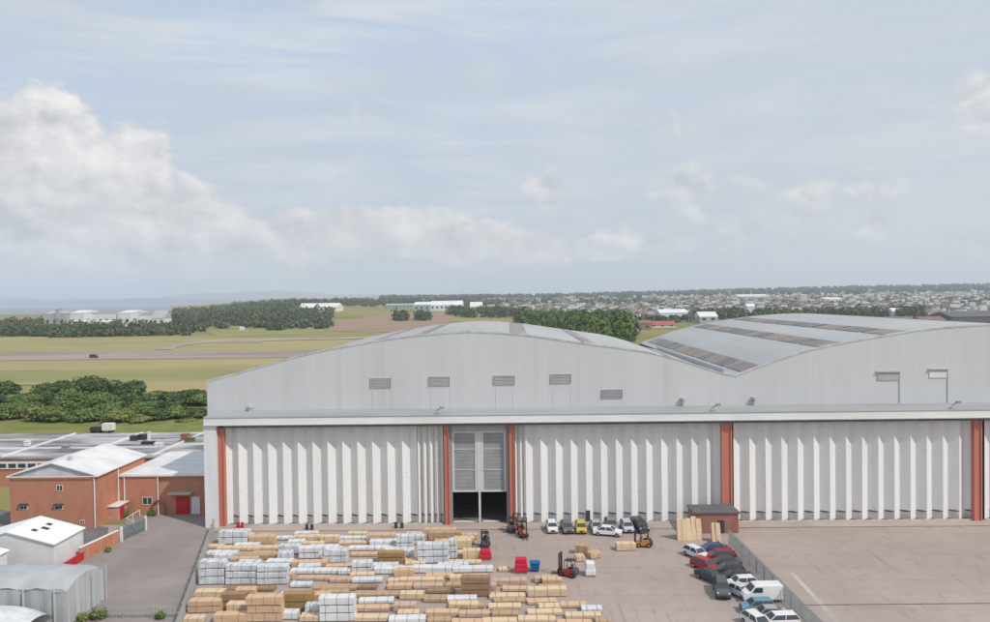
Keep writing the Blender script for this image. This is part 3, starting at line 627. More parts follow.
# small white gabled sheds
def shed(x1_, xr_, y0_, y1_, ze, zr_, label, lights):
    x0_ = 2 * xr_ - x1_; s = empty('white_shed', ((x0_ + x1_) / 2, y0_, 0)); tag(s, label, 'shed')
    mb = MB(); mb.prism([(x0_, 0), (x1_, 0), (x1_, ze), (xr_, zr_), (x0_, ze)], 'y', y0_, y1_); rel(mb, 'wall', mat('shed_white', (.70, .70, .69), .6, scale=.5, var=.05), s)
    mb = MB(); mb.prism([(x0_ - .25, ze - .05), (xr_, zr_ + .02), (x1_ + .25, ze - .05), (x1_ + .25, ze + .08), (xr_, zr_ + .16), (x0_ - .25, ze + .08)], 'y', y0_ - .25, y1_ + .25); r_ = rel(mb, 'roof', mat('shed_roof', (.80, .80, .79), .6, var=.04, scale=.5), s)
    sl_ = (zr_ - ze) / (x1_ - xr_)
    for (fx, fy, w, d) in lights:
        xx = xr_ + (x1_ - xr_) * fx; yy = y0_ + (y1_ - y0_) * fy
        zf = lambda q: zr_ - (q - xr_) * sl_ + .15
        mb = MB(); mb.add([(xx, yy, zf(xx)), (xx + w, yy, zf(xx + w)), (xx + w, yy + d, zf(xx + w)), (xx, yy + d, zf(xx)), (xx, yy, zf(xx) + .06), (xx + w, yy, zf(xx + w) + .06), (xx + w, yy + d, zf(xx + w) + .06), (xx, yy + d, zf(xx) + .06)],
                          [(4, 5, 6, 7), (0, 1, 5, 4), (1, 2, 6, 5), (2, 3, 7, 6), (3, 0, 4, 7)]); rel(mb, 'rooflight', dark, s, r_)
    return s
shed(-63.0, -69.4, 99.6, 106.6, 4.0, 5.7, 'small white shed with three dark rooflights before the brick building', ((.30, .28, .7, .7), (.38, .48, 1.0, .7), (.34, .70, .7, .7)))
shed(-68.0, -73.0, 92.6, 97.4, 3.9, 5.1, 'white shed mostly hidden by grey tarpaulin store at left edge', ((.25, .55, .8, .8), (.55, .6, .8, .8)))
# grey tarpaulin store
ts = empty('tarpaulin_store', (-60, 83, 0)); tag(ts, 'grey tarpaulin covered store with sagging curved roof at bottom left', 'tent')
tp = [(83.2, 4.3), (84.6, 4.9), (86.4, 5.2), (88.4, 5.1), (90.2, 4.7), (91.2, 4.0)]
mb = MB(); nx = 22; XL, XR = -76.0, -51.3
for i in range(nx + 1):
    x = XL + (XR - XL) * i / nx; e = 1 - max(0, (i - nx + 3)) * .03
    for j, (y, z) in enumerate(tp): mb.v.append((x, y, (z + .12 * math.sin(i * 1.7 + j)) * e))
for i in range(nx):
    for j in range(5):
        a = i * 6 + j; mb.f.append((a, a + 6, a + 7, a + 1)); mb.m.append(0)
rt = rel(mb, 'roof_sheet', tarp, ts)
for p in rt.data.polygons: p.use_smooth = True
def zend(y):
    zs = [(tp[j][0], (tp[j][1] + .12 * math.sin(nx * 1.7 + j)) * .91) for j in range(6)]
    for (a, za_), (b, zb_) in zip(zs, zs[1:]):
        if y <= b: return za_ + (zb_ - za_) * max(0, y - a) / (b - a)
    return zs[-1][1]
mb = MB(); pts = []
for i in range(61):
    x = XL + (XR - XL) * i / 60; pts.append((x, 83.3 +   .07 * math.sin(i * 1.35) + .06 * math.sin(i * .53)))
for i in range(41):
    y = 83.3 + 7.9 * i / 40; pts.append((XR + .05 +   .08 * math.sin(i * 1.2) + .08 * math.sin(i * .47 + 1), y))
def ztp(y):
    for (a, za_), (b, zb_) in zip(tp, tp[1:]):
        if y <= b: return za_ + (zb_ - za_) * max(0, y - a) / (b - a)
    return tp[-1][1]
for (xa, ya), (xb, yb) in zip(pts, pts[1:]):
    mb.add([(xa, ya, 0), (xb, yb, 0), (min(xb, XR), yb if xb < XR - .3 else max(yb, 83.25), zend(yb) if xb > XR - .35 else 4.25), (min(xa, XR), ya, zend(ya) if xa > XR - .35 else 4.25)], [(0, 1, 2, 3)])
mb.box(XL, XR, 91.1, 91.2, 0, 3.9); mb.box(XL, XL + .1, 83.4, 91, 0, 4)
rel(mb, 'side_sheet', tarp, ts)
mb = MB()
for x in (-56.2, -52.6, -61, -66): mb = MB(); mb.tube((x, 83.0, 0), (x, 83.0, 4.25), .09); rel(mb, 'lashing_pole', louvre, ts)
for y in (87.9, 90.7): mb = MB(); mb.tube((XR + .45, y, 0), (XR + .45, y, 4.4), .07); rel(mb, 'lashing_pole', louvre, ts)
# rounded white cover in front of it
cv = empty('covered_stack', (-57.5, 77, 0)); tag(cv, 'rounded pale tarpaulin covered stack at the bottom left corner', 'covered goods')
mb = MB(); c0 = G(8, 640)
for i in range(15):
    for j in range(9):
        th = math.pi * i / 14; ph = j / 8; r_ = 5.2 * (1 - .06 * math.cos(j * 2.1 + i)); mb.v.append((c0.x - 4 + 9 * ph - 2, c0.y - math.cos(th) * 3.2, max(0.0, math.sin(th) ** .6 * 3.5 * (math.sin(math.pi * (.1 + .8 * ph)) ** .35))))
for i in range(14):
    for j in range(8): a = i * 9 + j; mb.f.append((a, a + 1, a + 10, a + 9)); mb.m.append(0)
cvo = rel(mb, 'cover_sheet', mat('pale_tarpaulin', (.60, .62, .62), .6, bump=.3, scale=.8, var=.08), cv)
for p in cvo.data.polygons: p.use_smooth = True
mb = MB(); mb.tube((c0.x - 5, c0.y - 3.0, .3), (c0.x + 2.5, c0.y - 3.0, .3), .07); rel(mb, 'rope', dark, cv)
# boundary brick wall, gate, hoarding
gw = empty('boundary_wall', (-61.6, 108, 0)); tag(gw, 'low crumbling orange brick wall beside the lane near the white shed', 'wall')
mb = MB(); mb.obox((-62.2, 104.2), (-60.9, 112.2), .3, 0, 1.9); rel(mb, 'wall', brick, gw); mb = MB(); mb.obox((-62.2, 104.2), (-60.9, 112.2), .4, 1.9, 2.0); rel(mb, 'coping', trimw, gw)
gt = empty('yard_gate', (-60.5, 113, 0)); tag(gt, 'grey steel yard gate standing open by the brick wall', 'gate')
mb = MB(); mb.box(-60.75, -60.45, 112.5, 112.8, 0, 2.3); rel(mb, 'gate_post', trimw, gt)
mb = MB(); mb.box(-59.8, -59.5, 118.2, 118.5, 0, 2.3); rel(mb, 'gate_post', trimw, gt)
mb = MB()
for i in range(30): t = i / 29; xx = -60.6 + .95 * t; yy = 112.9 + 5.2 * t; mb.box(xx - .03, xx + .03, yy - .03, yy + .03, .15, 2.0)
mb.obox((-60.6, 112.9), (-59.65, 118.1), .06, .5, .6); mb.obox((-60.6, 112.9), (-59.65, 118.1), .06, 1.7, 1.8); rel(mb, 'gate_leaf', mat('blue_grey_steel', (.16, .22, .23)), gt)
hd = MB(); hd.obox((-62.0, 99.5), (-62.0, 105.5), .12, 0, 1.1); hd.obox((-62.0, 99.5), (-62.0, 105.5), .2, 1.1, 1.2, 0)
tag(hd.build('hoarding', redp), 'low red barrier along the right side of the white shed', 'barrier')
hr = MB()
for a, b in (((-64.5, 121.5, 1.1), (-64.5, 126, 1.1)), ((-64.5, 121.5, 1.1), (-62.2, 119.5, 1.1)), ((-64.5, 121.5, .6), (-62.2, 119.5, .6))): hr.tube(a, b, .06)
for x, y in ((-64.5, 121.5), (-64.5, 126), (-62.2, 119.5), (-64.5, 123.7)): hr.tube((x, y, 0), (x, y, 1.1), .06)
tag(hr.build('handrail', trimw), 'pale tubular handrail outside the pink porch', 'handrail')
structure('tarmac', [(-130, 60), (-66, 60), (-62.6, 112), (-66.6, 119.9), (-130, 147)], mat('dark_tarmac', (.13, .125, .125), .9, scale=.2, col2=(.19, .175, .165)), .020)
# fences
def palisade(a, b, h, label, step=.17):
    a = Vector(a[:2]); b = Vector(b[:2]); L = (b - a).length; f = empty('palisade_fence', (a.x, a.y, 0)); tag(f, label, 'fence'); mb = MB(); n_ = int(L / step); d = (b - a) / n_
    for i in range(n_):
        p = a + d * i; mb.box(p.x - .03, p.x + .03, p.y - .012 - .03, p.y + .012 + .03, .05, h + .05 * (i % 2))
    rel(mb, 'pales', fencem, f)
    for z in (.4, h - .4):
        mb = MB(); q = Vector((d.y, -d.x)).normalized() * .07; mb.obox(a + q, b + q, .05, z, z + .06); rel(mb, 'rail', fencem, f)
    k = int(L / 2.75)
    for i in range(k + 1):
        p = a + (b - a) * i / k + Vector((d.y, -d.x)).normalized() * .16; mb = MB(); mb.box(p.x - .05, p.x + .05, p.y - .05, p.y + .05, 0, h); rel(mb, 'post', fencem, f)
    return f
a, b = G(730, 545), G(805, 623); dr_ = (b - a).normalized(); palisade(a, b + dr_ * 22, 2.2, 'grey palisade fence running between parked cars and empty right yard', .26)
a, b = G(214, 531), G(183, 620); palisade(a, b + (b - a).normalized() * 8, 2.0, 'grey palisade fence between timber yard and left lane', .22)
a, b = G(96, 618), G(180, 617); palisade(a, b, 1.4, 'low thin fence across the lane at the bottom edge', .4)
# brick shed by the doors
sa, sb = G(694.5, 533.5), G(738.5, 533); shd = empty('brick_kiosk', ((sa.x + sb.x) / 2, sa.y, 0)); tag(shd, 'small dark red brick hut with flat grey roof against the hangar doors', 'hut')
zk = P(716, 513.5, sa.y).z; yk = min(119.3, sa.y + 4.2)
mb = MB(); mb.box(sa.x, sb.x, sa.y, yk, 0, zk); rel(mb, 'wall', brickd, shd)
mb = MB(); mb.box(sa.x - .2, sb.x + .2, sa.y - .2, yk + .1, zk, zk + .22); rel(mb, 'roof', mat('grey_felt', (.13, .13, .14), .9), shd)
mb = MB(); mb.box(sa.x + 3.6, sa.x + 4.6, sa.y - .06, sa.y - .002, .05, 2.05); rel(mb, 'door', dark, shd)
def boards(px0, px1, pyt, pyb, label, k, depth=.9):
    a, b = G(px0, pyb), G(px1, pyb); r_ = empty('leaning_boards', ((a.x + b.x) / 2, a.y, 0)); tag(r_, label, 'timber sheets'); hN = P((px0 + px1) / 2, pyt, a.y + .8).z
    for i in range(k):
        x = a.x + (b.x - a.x) * i / k; w = (b.x - a.x) / k * R.uniform(.96, 1.04); h = hN * R.uniform(.88, 1.02); y = a.y + R.uniform(0, .35); t = .12; l = R.uniform(.5, 1.1); sk = R.uniform(-.12, .12)
        mb = MB(); mb.add([(x, y, 0.02), (x + w, y, 0.02), (x + w + sk, y + l, h), (x + sk, y + l, h), (x, y + t, 0.02), (x + w, y + t, 0.02), (x + w + sk, y + l + t, h), (x + sk, y + l + t, h)],
                          [(0, 1, 2, 3), (5, 4, 7, 6), (0, 4, 5, 1), (1, 5, 6, 2), (2, 6, 7, 3), (3, 7, 4, 0)]); rel(mb, 'board', [wd_pale, wd_yel][i % 2], r_)
    mb = MB(); mb.box(a.x + .1, b.x - .1, a.y + .9, a.y + 1.5, 0, hN * .62); rel(mb, 'trestle', wd_tan, r_)

# ------------------------------------------------------------------ timber
def wood(name, c, c2, k=1.0):
    return mat(name, c, .75, scale=1.3, col2=c2, stretch=(.35, 3, 6), detail=6, spec=.15, tweak=chain((nfac(.5, .55, .75, .4), tuple(q * .7 for q in c2)),))
wd_pale = wood('timber_pale', (.74, .56, .39), (.64, .47, .31)); wd_yel = wood('timber_yellow', (.73, .57, .385), (.63, .475, .31))
wd_or = wood('timber_orange', (.68, .47, .31), (.58, .385, .245)); wd_tan = wood('timber_tan', (.52, .37, .23), (.42, .29, .18))
wd_och = wood('timber_ochre', (.42, .27, .12), (.33, .21, .09)); wd_brn = wood('timber_brown', (.36, .23, .145), (.28, .175, .11)); wd_pink = wood('timber_pinkish', (.62, .44, .33), (.50, .35, .265))
wrap = mat('white_wrap', (.72, .73, .74), .35, scale=.8, col2=(.55, .57, .60), detail=7, bump=.35, spec=.5, tweak=chain(
    (nfac(1.5, .53, .60, .55, (.9, .9, 1.8)), (.33, .38, .42)), (nfac(3.5, .60, .64, .5, (1, 1, .5)), (.45, .49, .54))))
wrap2 = mat('white_wrap_plain', (.74, .74, .735), .35, scale=.8, col2=(.62, .635, .65), detail=7, bump=.35, spec=.5)
strapm = mat('strap_dark', (.16, .15, .14), .5)
K = {'p': (wd_pale, 'pale'), 'y': (wd_yel, 'yellow'), 'o': (wd_or, 'orange'), 't': (wd_tan, 'tan'), 'c': (wd_och, 'ochre'), 'b': (wd_brn, 'brown'), 'k': (wd_pink, 'pinkish'), 'w': (wrap, 'white wrapped'), 'v': (wrap2, 'plain white wrapped')}
boards(678, 703, 516.5, 541, 'sheaf of pale boards leaning upright left of the brick hut', 5)
boards(713, 722, 521.5, 543.5, 'narrow pale boards propped upright in front of the brick hut', 2)
def pack(cx, cy, z0, L, D, H, kind, rz):
    """one strapped pack of sawn timber or a film wrapped pack, on bearers"""
    m_, cn_ = K[kind]; root = empty('timber_pack', (cx, cy, z0), rz)
    bh = .09; mb = MB(); nb = max(2, int(L / 2.2) + 1)
    for i in range(nb):
        x = -L / 2 + L * (i + .5) / nb; mb = MB(); mb.box(x - .05, x + .05, -D / 2 + .02, D / 2 - .02, 0, bh); mb.build('bearer', wd_brn, root)
    mb = MB()
    if kind in 'wv':
        n_ = 10; zt_ = H; e = .05
        # softly bulging film: rounded rectangle rings along x
        ring = [(-D / 2 + e, bh), (D / 2 - e, bh), (D / 2, bh + e), (D / 2, zt_ - e), (D / 2 - e, zt_), (0, zt_ + .02), (-D / 2 + e, zt_), (-D / 2, zt_ - e), (-D / 2, (bh + zt_) / 2), (-D / 2, bh + e)]
        for i in range(n_ + 1):
            x = -L / 2 + L * i / n_; s = .985 if i in (0, n_) else 1 - .012 * ((i * 7) % 3)
            mb.v += [(x, y * s, bh + (z - bh) * s) for y, z in ring]
        r_ = len(ring)
        for i in range(n_):
            for j in range(r_): a = i * r_ + j; b = i * r_ + (j + 1) % r_; mb.f.append((a, b, b + r_, a + r_)); mb.m.append(0)
        mb.f += [tuple(range(r_)), tuple(range(n_ * r_, n_ * r_ + r_))]; mb.m += [0, 0]
        mb.build('wrapped_bundle', m_, root)
    else:
        nl = max(2, min(6, round((H - bh) / .14))); lh = (H - bh) / nl; nbd = 4; bw = D / nbd
        for l in range(nl):
            for q in range(nbd):
                e0, e1 = R.uniform(-.10, .03), R.uniform(-.03, .10)
                mb.box(-L / 2 + e0 * .8, L / 2 + e1 * .8, -D / 2 + q * bw + .006, -D / 2 + (q + 1) * bw - .012 + R.uniform(-.0, .006), bh + l * lh + .004, bh + (l + 1) * lh - .014)
        mb.build('board_bundle', m_, root)
    ns = 2 if L < 4 else 3
    for i in range(ns):
        mb = MB()
        x = -L / 2 + L * (i + .5) / ns
        for y in (-D / 2 - .008, D / 2 + .002): mb.box(x - .02, x + .02, y, y + .006, bh, H + .025)
        mb.box(x - .02, x + .02, -D / 2, D / 2, H + .022, H + .028)
        mb.build('strap', strapm, root)
    return root
LOT = [  # x0, x1, top, front base, kind
 (218.5,247,529,544.6,'w'),(249,274,534,544,'o'),(275,295,535,540.5,'w'),(216,277,545,551,'y'),(206,236,549.5,556.5,'v'),(236,277,552,560,'t'),
 (277.5,291.5,549.5,561,'w'),(199,224,558,585,'w'),(225.5,256,562,585,'w'),(257,287,563,585,'w'),(221,274,585,592,'b'),(195,222.6,588,601,'y'),
 (188,220,597,613,'o'),(221,245.6,590,610,'b'),(247,281.6,593,622,'o'),(282,312,590,611,'c'),(183,202,614,623,'y'),(214,246,610.5,623,'o'),(275,297,608,620,'v'),
 (293,319,534,541,'p'),(319.5,338,534,543,'p'),(339,366,535,541,'w'),(339,366,540.5,545,'y'),(368,395,532,544,'o'),(396,413,533,551,'w'),(299,320,544.6,559,'v'),
 (323.6,347,547,563.5,'w'),(348,401,544.6,551,'v'),(350.6,377,551,557,'o'),(377.5,404,549.5,563.5,'c'),(291.6,326,559,567,'o'),(351.5,372,559,574,'w'),
 (290,337.5,567,574.5,'v'),(338,350,567,575,'v'),(374,412,565,574.5,'v'),(290,311,580.6,588,'w'),(352,382,576,583.5,'w'),(313,356,584,591,'t'),(358,376,584,590,'b'),
 (355.6,410,590.5,598,'t'),(319.5,355,593,622,'v'),(356,388,603.6,612,'o'),(354,387,613,622,'p'),(388.5,425,614,624,'v'),(388,412,577,584,'y'),
 (425,456,527,537,'o'),(413,424,533,545,'w'),(418,449,541,563.5,'w'),(449.5,457,537,559,'w'),(458,479,549.5,555,'y'),(405,417,557,563,'p'),(449.5,481,559,565,'p'),
 (412.5,452,564,573.5,'v'),(452.5,493,564.5,573,'v'),(400,443,576,584.5,'p'),(461.5,490,574,597,'b'),(400,422,590,600,'y'),(427,454,589,594,'b'),
 (424,446,595,603,'t'),(449,478,600,609,'p'),(394,415,601,612,'k'),(426,458,608,617,'o'),(459,489,609,618,'k'),(502.6,526,586,592,'o'),(528,567,585.5,597,'y'),
 (489.5,525,592.5,599.5,'y'),(489,521,604,610,'y'),(527.7,556.7,598,605,'o'),(560.7,587,604,608.5,'o'),(527.7,562,610.5,616,'y'),(566,601.5,611,619.5,'y'),
 (518.5,555.4,616.5,623,'y'),(483,517,617.5,625,'p'),(499,511,566,572,'p'),(298,330,575,581,'k'),(330,352,576,583,'k'),(455,484,604,609,'t'),(300,318,612,622,'y'),
 (252,276,551,556,'k'),(405,425,563.8,566,'p'),(446,470,583,588,'t'),(494,524,599.5,604,'t'),(204,222,545,549,'p'),(428,450,618,624,'t'),(452,482,619,626,'o'),(558,592,620,627,'o'),(596,612,619,625,'t'),
]
# low packs that fill the gaps between the named stacks, clear of all of them
_occ = []
for (x0, x1, yt, yb, kd) in LOT:
    p0, p1 = G(x0, yb), G(x1, yb); _occ.append((p0.x, p1.x, p0.y - .1, p0.y + 1.35))
_lf, _lt = (G(214, 531), G(183, 620)), None
for _ in range(6000):
    py = R.uniform(537, 624); px = R.uniform(190, 476 if py < 575 else 590); p = G(px, py); L = R.choice((2.4, 3.0, 3.6, 4.2, 4.8))
    xf = _lf[0].x + (_lf[1].x - _lf[0].x) * (p.y - _lf[0].y) / (_lf[1].y - _lf[0].y) + .8
    if p.x < xf or p.y > 116.5: continue
    if any(p.x < b + .12 and p.x + L > a - .12 and p.y < d and p.y + 1.3 > c for a, b, c, d in _occ): continue
    _occ.append((p.x, p.x + L, p.y - .1, p.y + 1.35)); kd = R.choice('ppyyoktvww') if px > 420 or py > 590 else R.choice('ppyokvvwww'); q = scr((p.x + L, p.y, 0))
    if q[0] > (481 if py < 583 else (575 if py < 600 else 604)): _occ.pop(); continue
    h = R.choice((.5, .6, .7, .8, 1.0, 1.3 if px < 470 else .7)); tp_ = scr((p.x, p.y + 1.2, h))
    LOT.append((px, q[0], tp_[1], py, kd))
    if len(_occ) > 150: break
rowsY = {}
for i, (x0, x1, yt, yb, kd) in enumerate(LOT):
    p0, p1 = G(x0, yb), G(x1, yb); LOT[i] = (x0, x1, yt, yb, kd, (p0.x + p1.x) / 2, (p0.y + p1.y) / 2, p1.x - p0.x)
order = sorted(range(len(LOT)), key=lambda i: LOT[i][3]); packs = []
rows_ = [540.9, 546.5, 552.5, 558, 564.5, 571, 576, 583.9, 588.6, 593, 599, 604, 610, 614, 619, 640]
for i in order:
    x0, x1, yt, yb, kd, cx_, cy_, L = LOT[i]
    D = 1.2 if kd not in 'v' else 1.25
    Ht = P((x0 + x1) / 2, yt, cy_ + D).z
    nt_ = max(1, round(Ht / .95)); nt_ = min(nt_, 5); Ht = max(Ht, .42)
    r_ = next(q for q, v in enumerate(rows_) if yb <= v)
    rz = R.uniform(-.045, .045)
    segs = 1 if L < 6.2 else 2
    for t in range(nt_):
        for sgm in range(segs):
            Ls = L / segs - (.12 if segs > 1 else 0); xx = cx_ - L / 2 + L * (sgm + .5) / segs
            o = pack(xx + R.uniform(-.06, .06) * t, cy_ + D / 2 + R.uniform(-.04, .04) * t, .02 + Ht / nt_ * t, Ls - .1 * (t % 2), D, Ht / nt_ - .015, kd, rz)
            packs.append([r_, xx, t, nt_, kd, o, L / segs])
ordn = ['first', 'second', 'third', 'fourth', 'fifth', 'sixth', 'seventh', 'eighth', 'ninth', 'tenth', 'eleventh', 'twelfth', 'thirteenth', 'fourteenth', 'fifteenth', 'sixteenth', 'seventeenth', 'eighteenth']
for r_ in range(len(rows_)):
    st = sorted({round(p[1], 2) for p in packs if p[0] == r_})
    for p in packs:
        if p[0] != r_: continue
        k = st.index(round(p[1], 2)); tier = '' if p[3] == 1 else (['bottom', 'top'][p[2]] if p[3] == 2 else (['bottom', 'middle', 'top'][p[2]] if p[3] == 3 else ['bottom', 'lower', 'upper', 'top', 'topmost'][p[2]])) + ' '
        ln = 'long ' if p[6] > 4.3 else ('short ' if p[6] < 2.6 else '')
        tag(p[5], f"{tier}{ln}{K[p[4]][1]} timber pack, {ordn[k]} from left in {ordn[r_]} row from hangar", 'timber pack', 'timber packs stacked in the yard')

# ------------------------------------------------------------------ vehicles
paint = {}
def carpaint(nm, c):
    if nm not in paint: paint[nm] = mat('paint_' + nm, c, .25, var=.03, spec=.6)
    return paint[nm]
tyre = mat('tyre_rubber', (.02, .02, .022), .85); rim = mat('wheel_rim', (.35, .36, .37), .35, metal=.7); lampm = mat('headlamp_glass', (.6, .62, .64), .15, spec=.6); tailm = mat('tail_lamp', (.35, .02, .02), .3)
CARS = {}
def section(mb, prof_, w0, w1, inset, mi=0):
    """closed side profile (x, z) lofted across y with the upper points narrowed (tumblehome)"""
    n = len(prof_); zs = [z for _, z in prof_]; zl, zh = min(zs), max(zs); vs = []
    for s in (-1, -.86, .86, 1):
        for x, z in prof_:
            w = w0 + (w1 - w0) * (z - zl) / (zh - zl); k = abs(s) if abs(s) == 1 else .9
            sh = 0 if abs(s) != 1 else inset
            zz = z - sh * (1 if z > (zl + zh) / 2 else -.5); xx = x * (1 - (sh * .6 / 2.2) * (abs(s) == 1))
            vs.append((xx, (1 if s > 0 else -1) * w * (1 if abs(s) == 1 else .88), zz))
    fs = []
    for l in range(3):
        for i in range(n): a = l * n + i; b = l * n + (i + 1) % n; fs.append((a, b, b + n, a + n))
    fs += [tuple(range(n))[::-1], tuple(range(3 * n, 4 * n))]
    mb.add(vs, fs, mi)
def make_car(kind, cname, c):
    root = empty('parked_car' if kind != 'van' else 'parked_van', (0, 0, 0)); pm = carpaint(cname, c)
    if kind == 'van':
        L, Wd = 4.9, .96; mb = MB(); section(mb, [(-2.45, .35), (2.35, .35), (2.45, .8), (2.2, 1.12), (1.55, 1.32), (.95, 2.0), (.6, 2.06), (-2.35, 2.06), (-2.45, 1.9)], .96, .84, .05); bd = mb.build('body', pm, root, bevel=.03)
        mb = MB(); mb.prism([(1.52, 1.34), (1.00, 1.92), (1.03, 1.94), (1.60, 1.35)], 'y', -.76, .76); mb.build('windscreen', glass, root)
        for s in (-1, 1): mb = MB(); mb.add([(.1, s * .93, 1.25), (1.35, s * .93, 1.25), (.95, s * .885, 1.82), (.1, s * .885, 1.82), (.1, s * .90, 1.25), (1.35, s * .90, 1.25)], [(0, 1, 2, 3)]); mb.build('side_window', glass, root)
        mb = MB(); mb.box(-2.47, -2.44, -.7, .7, 1.2, 1.75); mb.build('rear_window', glass, root)
        wx = (1.55, -1.5); hx, tx, lz = 2.32, -2.46, .85; wr = .34
    else:
        Pd = {'hatch': ([(-1.95, .3), (1.95, .3), (2.02, .55), (1.95, .78), (1.1, .95), (-1.9, .98), (-2.0, .75)], [(1.15, .93), (.5, 1.42), (-1.35, 1.46), (-1.85, .97)], 1.46),
              'saloon': ([(-2.2, .3), (2.15, .3), (2.22, .55), (2.12, .75), (1.1, .93), (-1.5, .96), (-2.2, .92), (-2.27, .7)], [(1.12, .91), (.4, 1.38), (-.95, 1.4), (-1.65, .95)], 1.4),
              'suv': ([(-2.15, .38), (2.1, .38), (2.18, .7), (2.05, .98), (1.1, 1.12), (-2.1, 1.15), (-2.2, .8)], [(1.15, 1.1), (.55, 1.66), (-1.8, 1.7), (-2.1, 1.12)], 1.7),
              'estate': ([(-2.25, .3), (2.15, .3), (2.22, .55), (2.12, .75), (1.15, .93), (-2.2, .97), (-2.3, .7)], [(1.15, .91), (.45, 1.4), (-1.85, 1.44), (-2.2, .95)], 1.44)}[kind]
        pr, gh, top = Pd; mb = MB(); section(mb, pr, .86, .80, .06); bd = mb.build('body', pm, root, bevel=.03)
        mb = MB(); section(mb, gh, .80, .60, .03); gl = mb.build('cabin_glass', glass, root)
        mb = MB(); (xa, za_), (xb, zb_) = gh[1], gh[2]
        mb.add([(xa + .06, -.60, za_ - .03), (xa + .06, .60, za_ - .03), (xb - .04, .60, zb_ - .03), (xb - .04, -.60, zb_ - .03), (xa - .05, -.55, za_ + .035), (xa - .05, .55, za_ + .035), (xb + .06, .55, zb_ + .035), (xb + .06, -.55, zb_ + .035)],
               [(4, 5, 6, 7), (0, 1, 5, 4), (1, 2, 6, 5), (2, 3, 7, 6), (3, 0, 4, 7)]); mb.build('roof', pm, root)
        mb = MB()
        for s in (-1, 1):
            for (p_, q_) in ((gh[0], gh[1]), (gh[3], gh[2]), (((gh[0][0] + gh[3][0]) / 2, gh[0][1]), ((gh[1][0] + gh[2][0]) / 2, gh[1][1]))): mb.tube((p_[0], s * .805, p_[1]), (q_[0], s * .605, q_[1]), .045, n=5)
        mb.build('pillar', pm, root)
        wx = (pr[1][0] * .66, pr[0][0] * .66); hx, tx, lz = pr[2][0] - .08, pr[-1][0] + .06, pr[3][1] - .08; wr = .31 if kind != 'suv' else .36
    for x in wx:
        for s in (-1, 1):
            mb = MB(); mb.tube((x, s * .70, wr), (x, s * .89, wr), wr, n=18); w = mb.build('wheel', tyre, root)
            mb = MB(); mb.tube((x, s * .88, wr), (x, s * .905, wr), wr * .62, n=14); mb.build('rim', rim, w)
    for s in (-1, 1):
        mb = MB(); mb.box(hx - .12, hx + .07, s * .66 - .14, s * .66 + .14, lz - .08, lz + .07); mb.build('headlight', lampm, root)
        mb = MB(); mb.box(tx - .07, tx + .1, s * .70 - .1, s * .70 + .1, lz - .06, lz + .12); mb.build('tail_light', tailm, root)
    mb = MB(); mb.box(hx, hx + .10, -.35, .35, .42, .56); mb.box(hx + .0, hx + .105, -.26, .26, .57, .67, 0); mb.build('grille', dark, root)
    return root
WHT, SIL, GRY, BLK, RED, BLU, YEL, TEA, DGR, MAR = (.75, .75, .74), (.42, .43, .44), (.12, .13, .14), (.025, .026, .03), (.42, .015, .03), (.03, .06, .20), (.60, .42, .04), (.12, .27, .36), (.045, .065, .06), (.28, .012, .03)
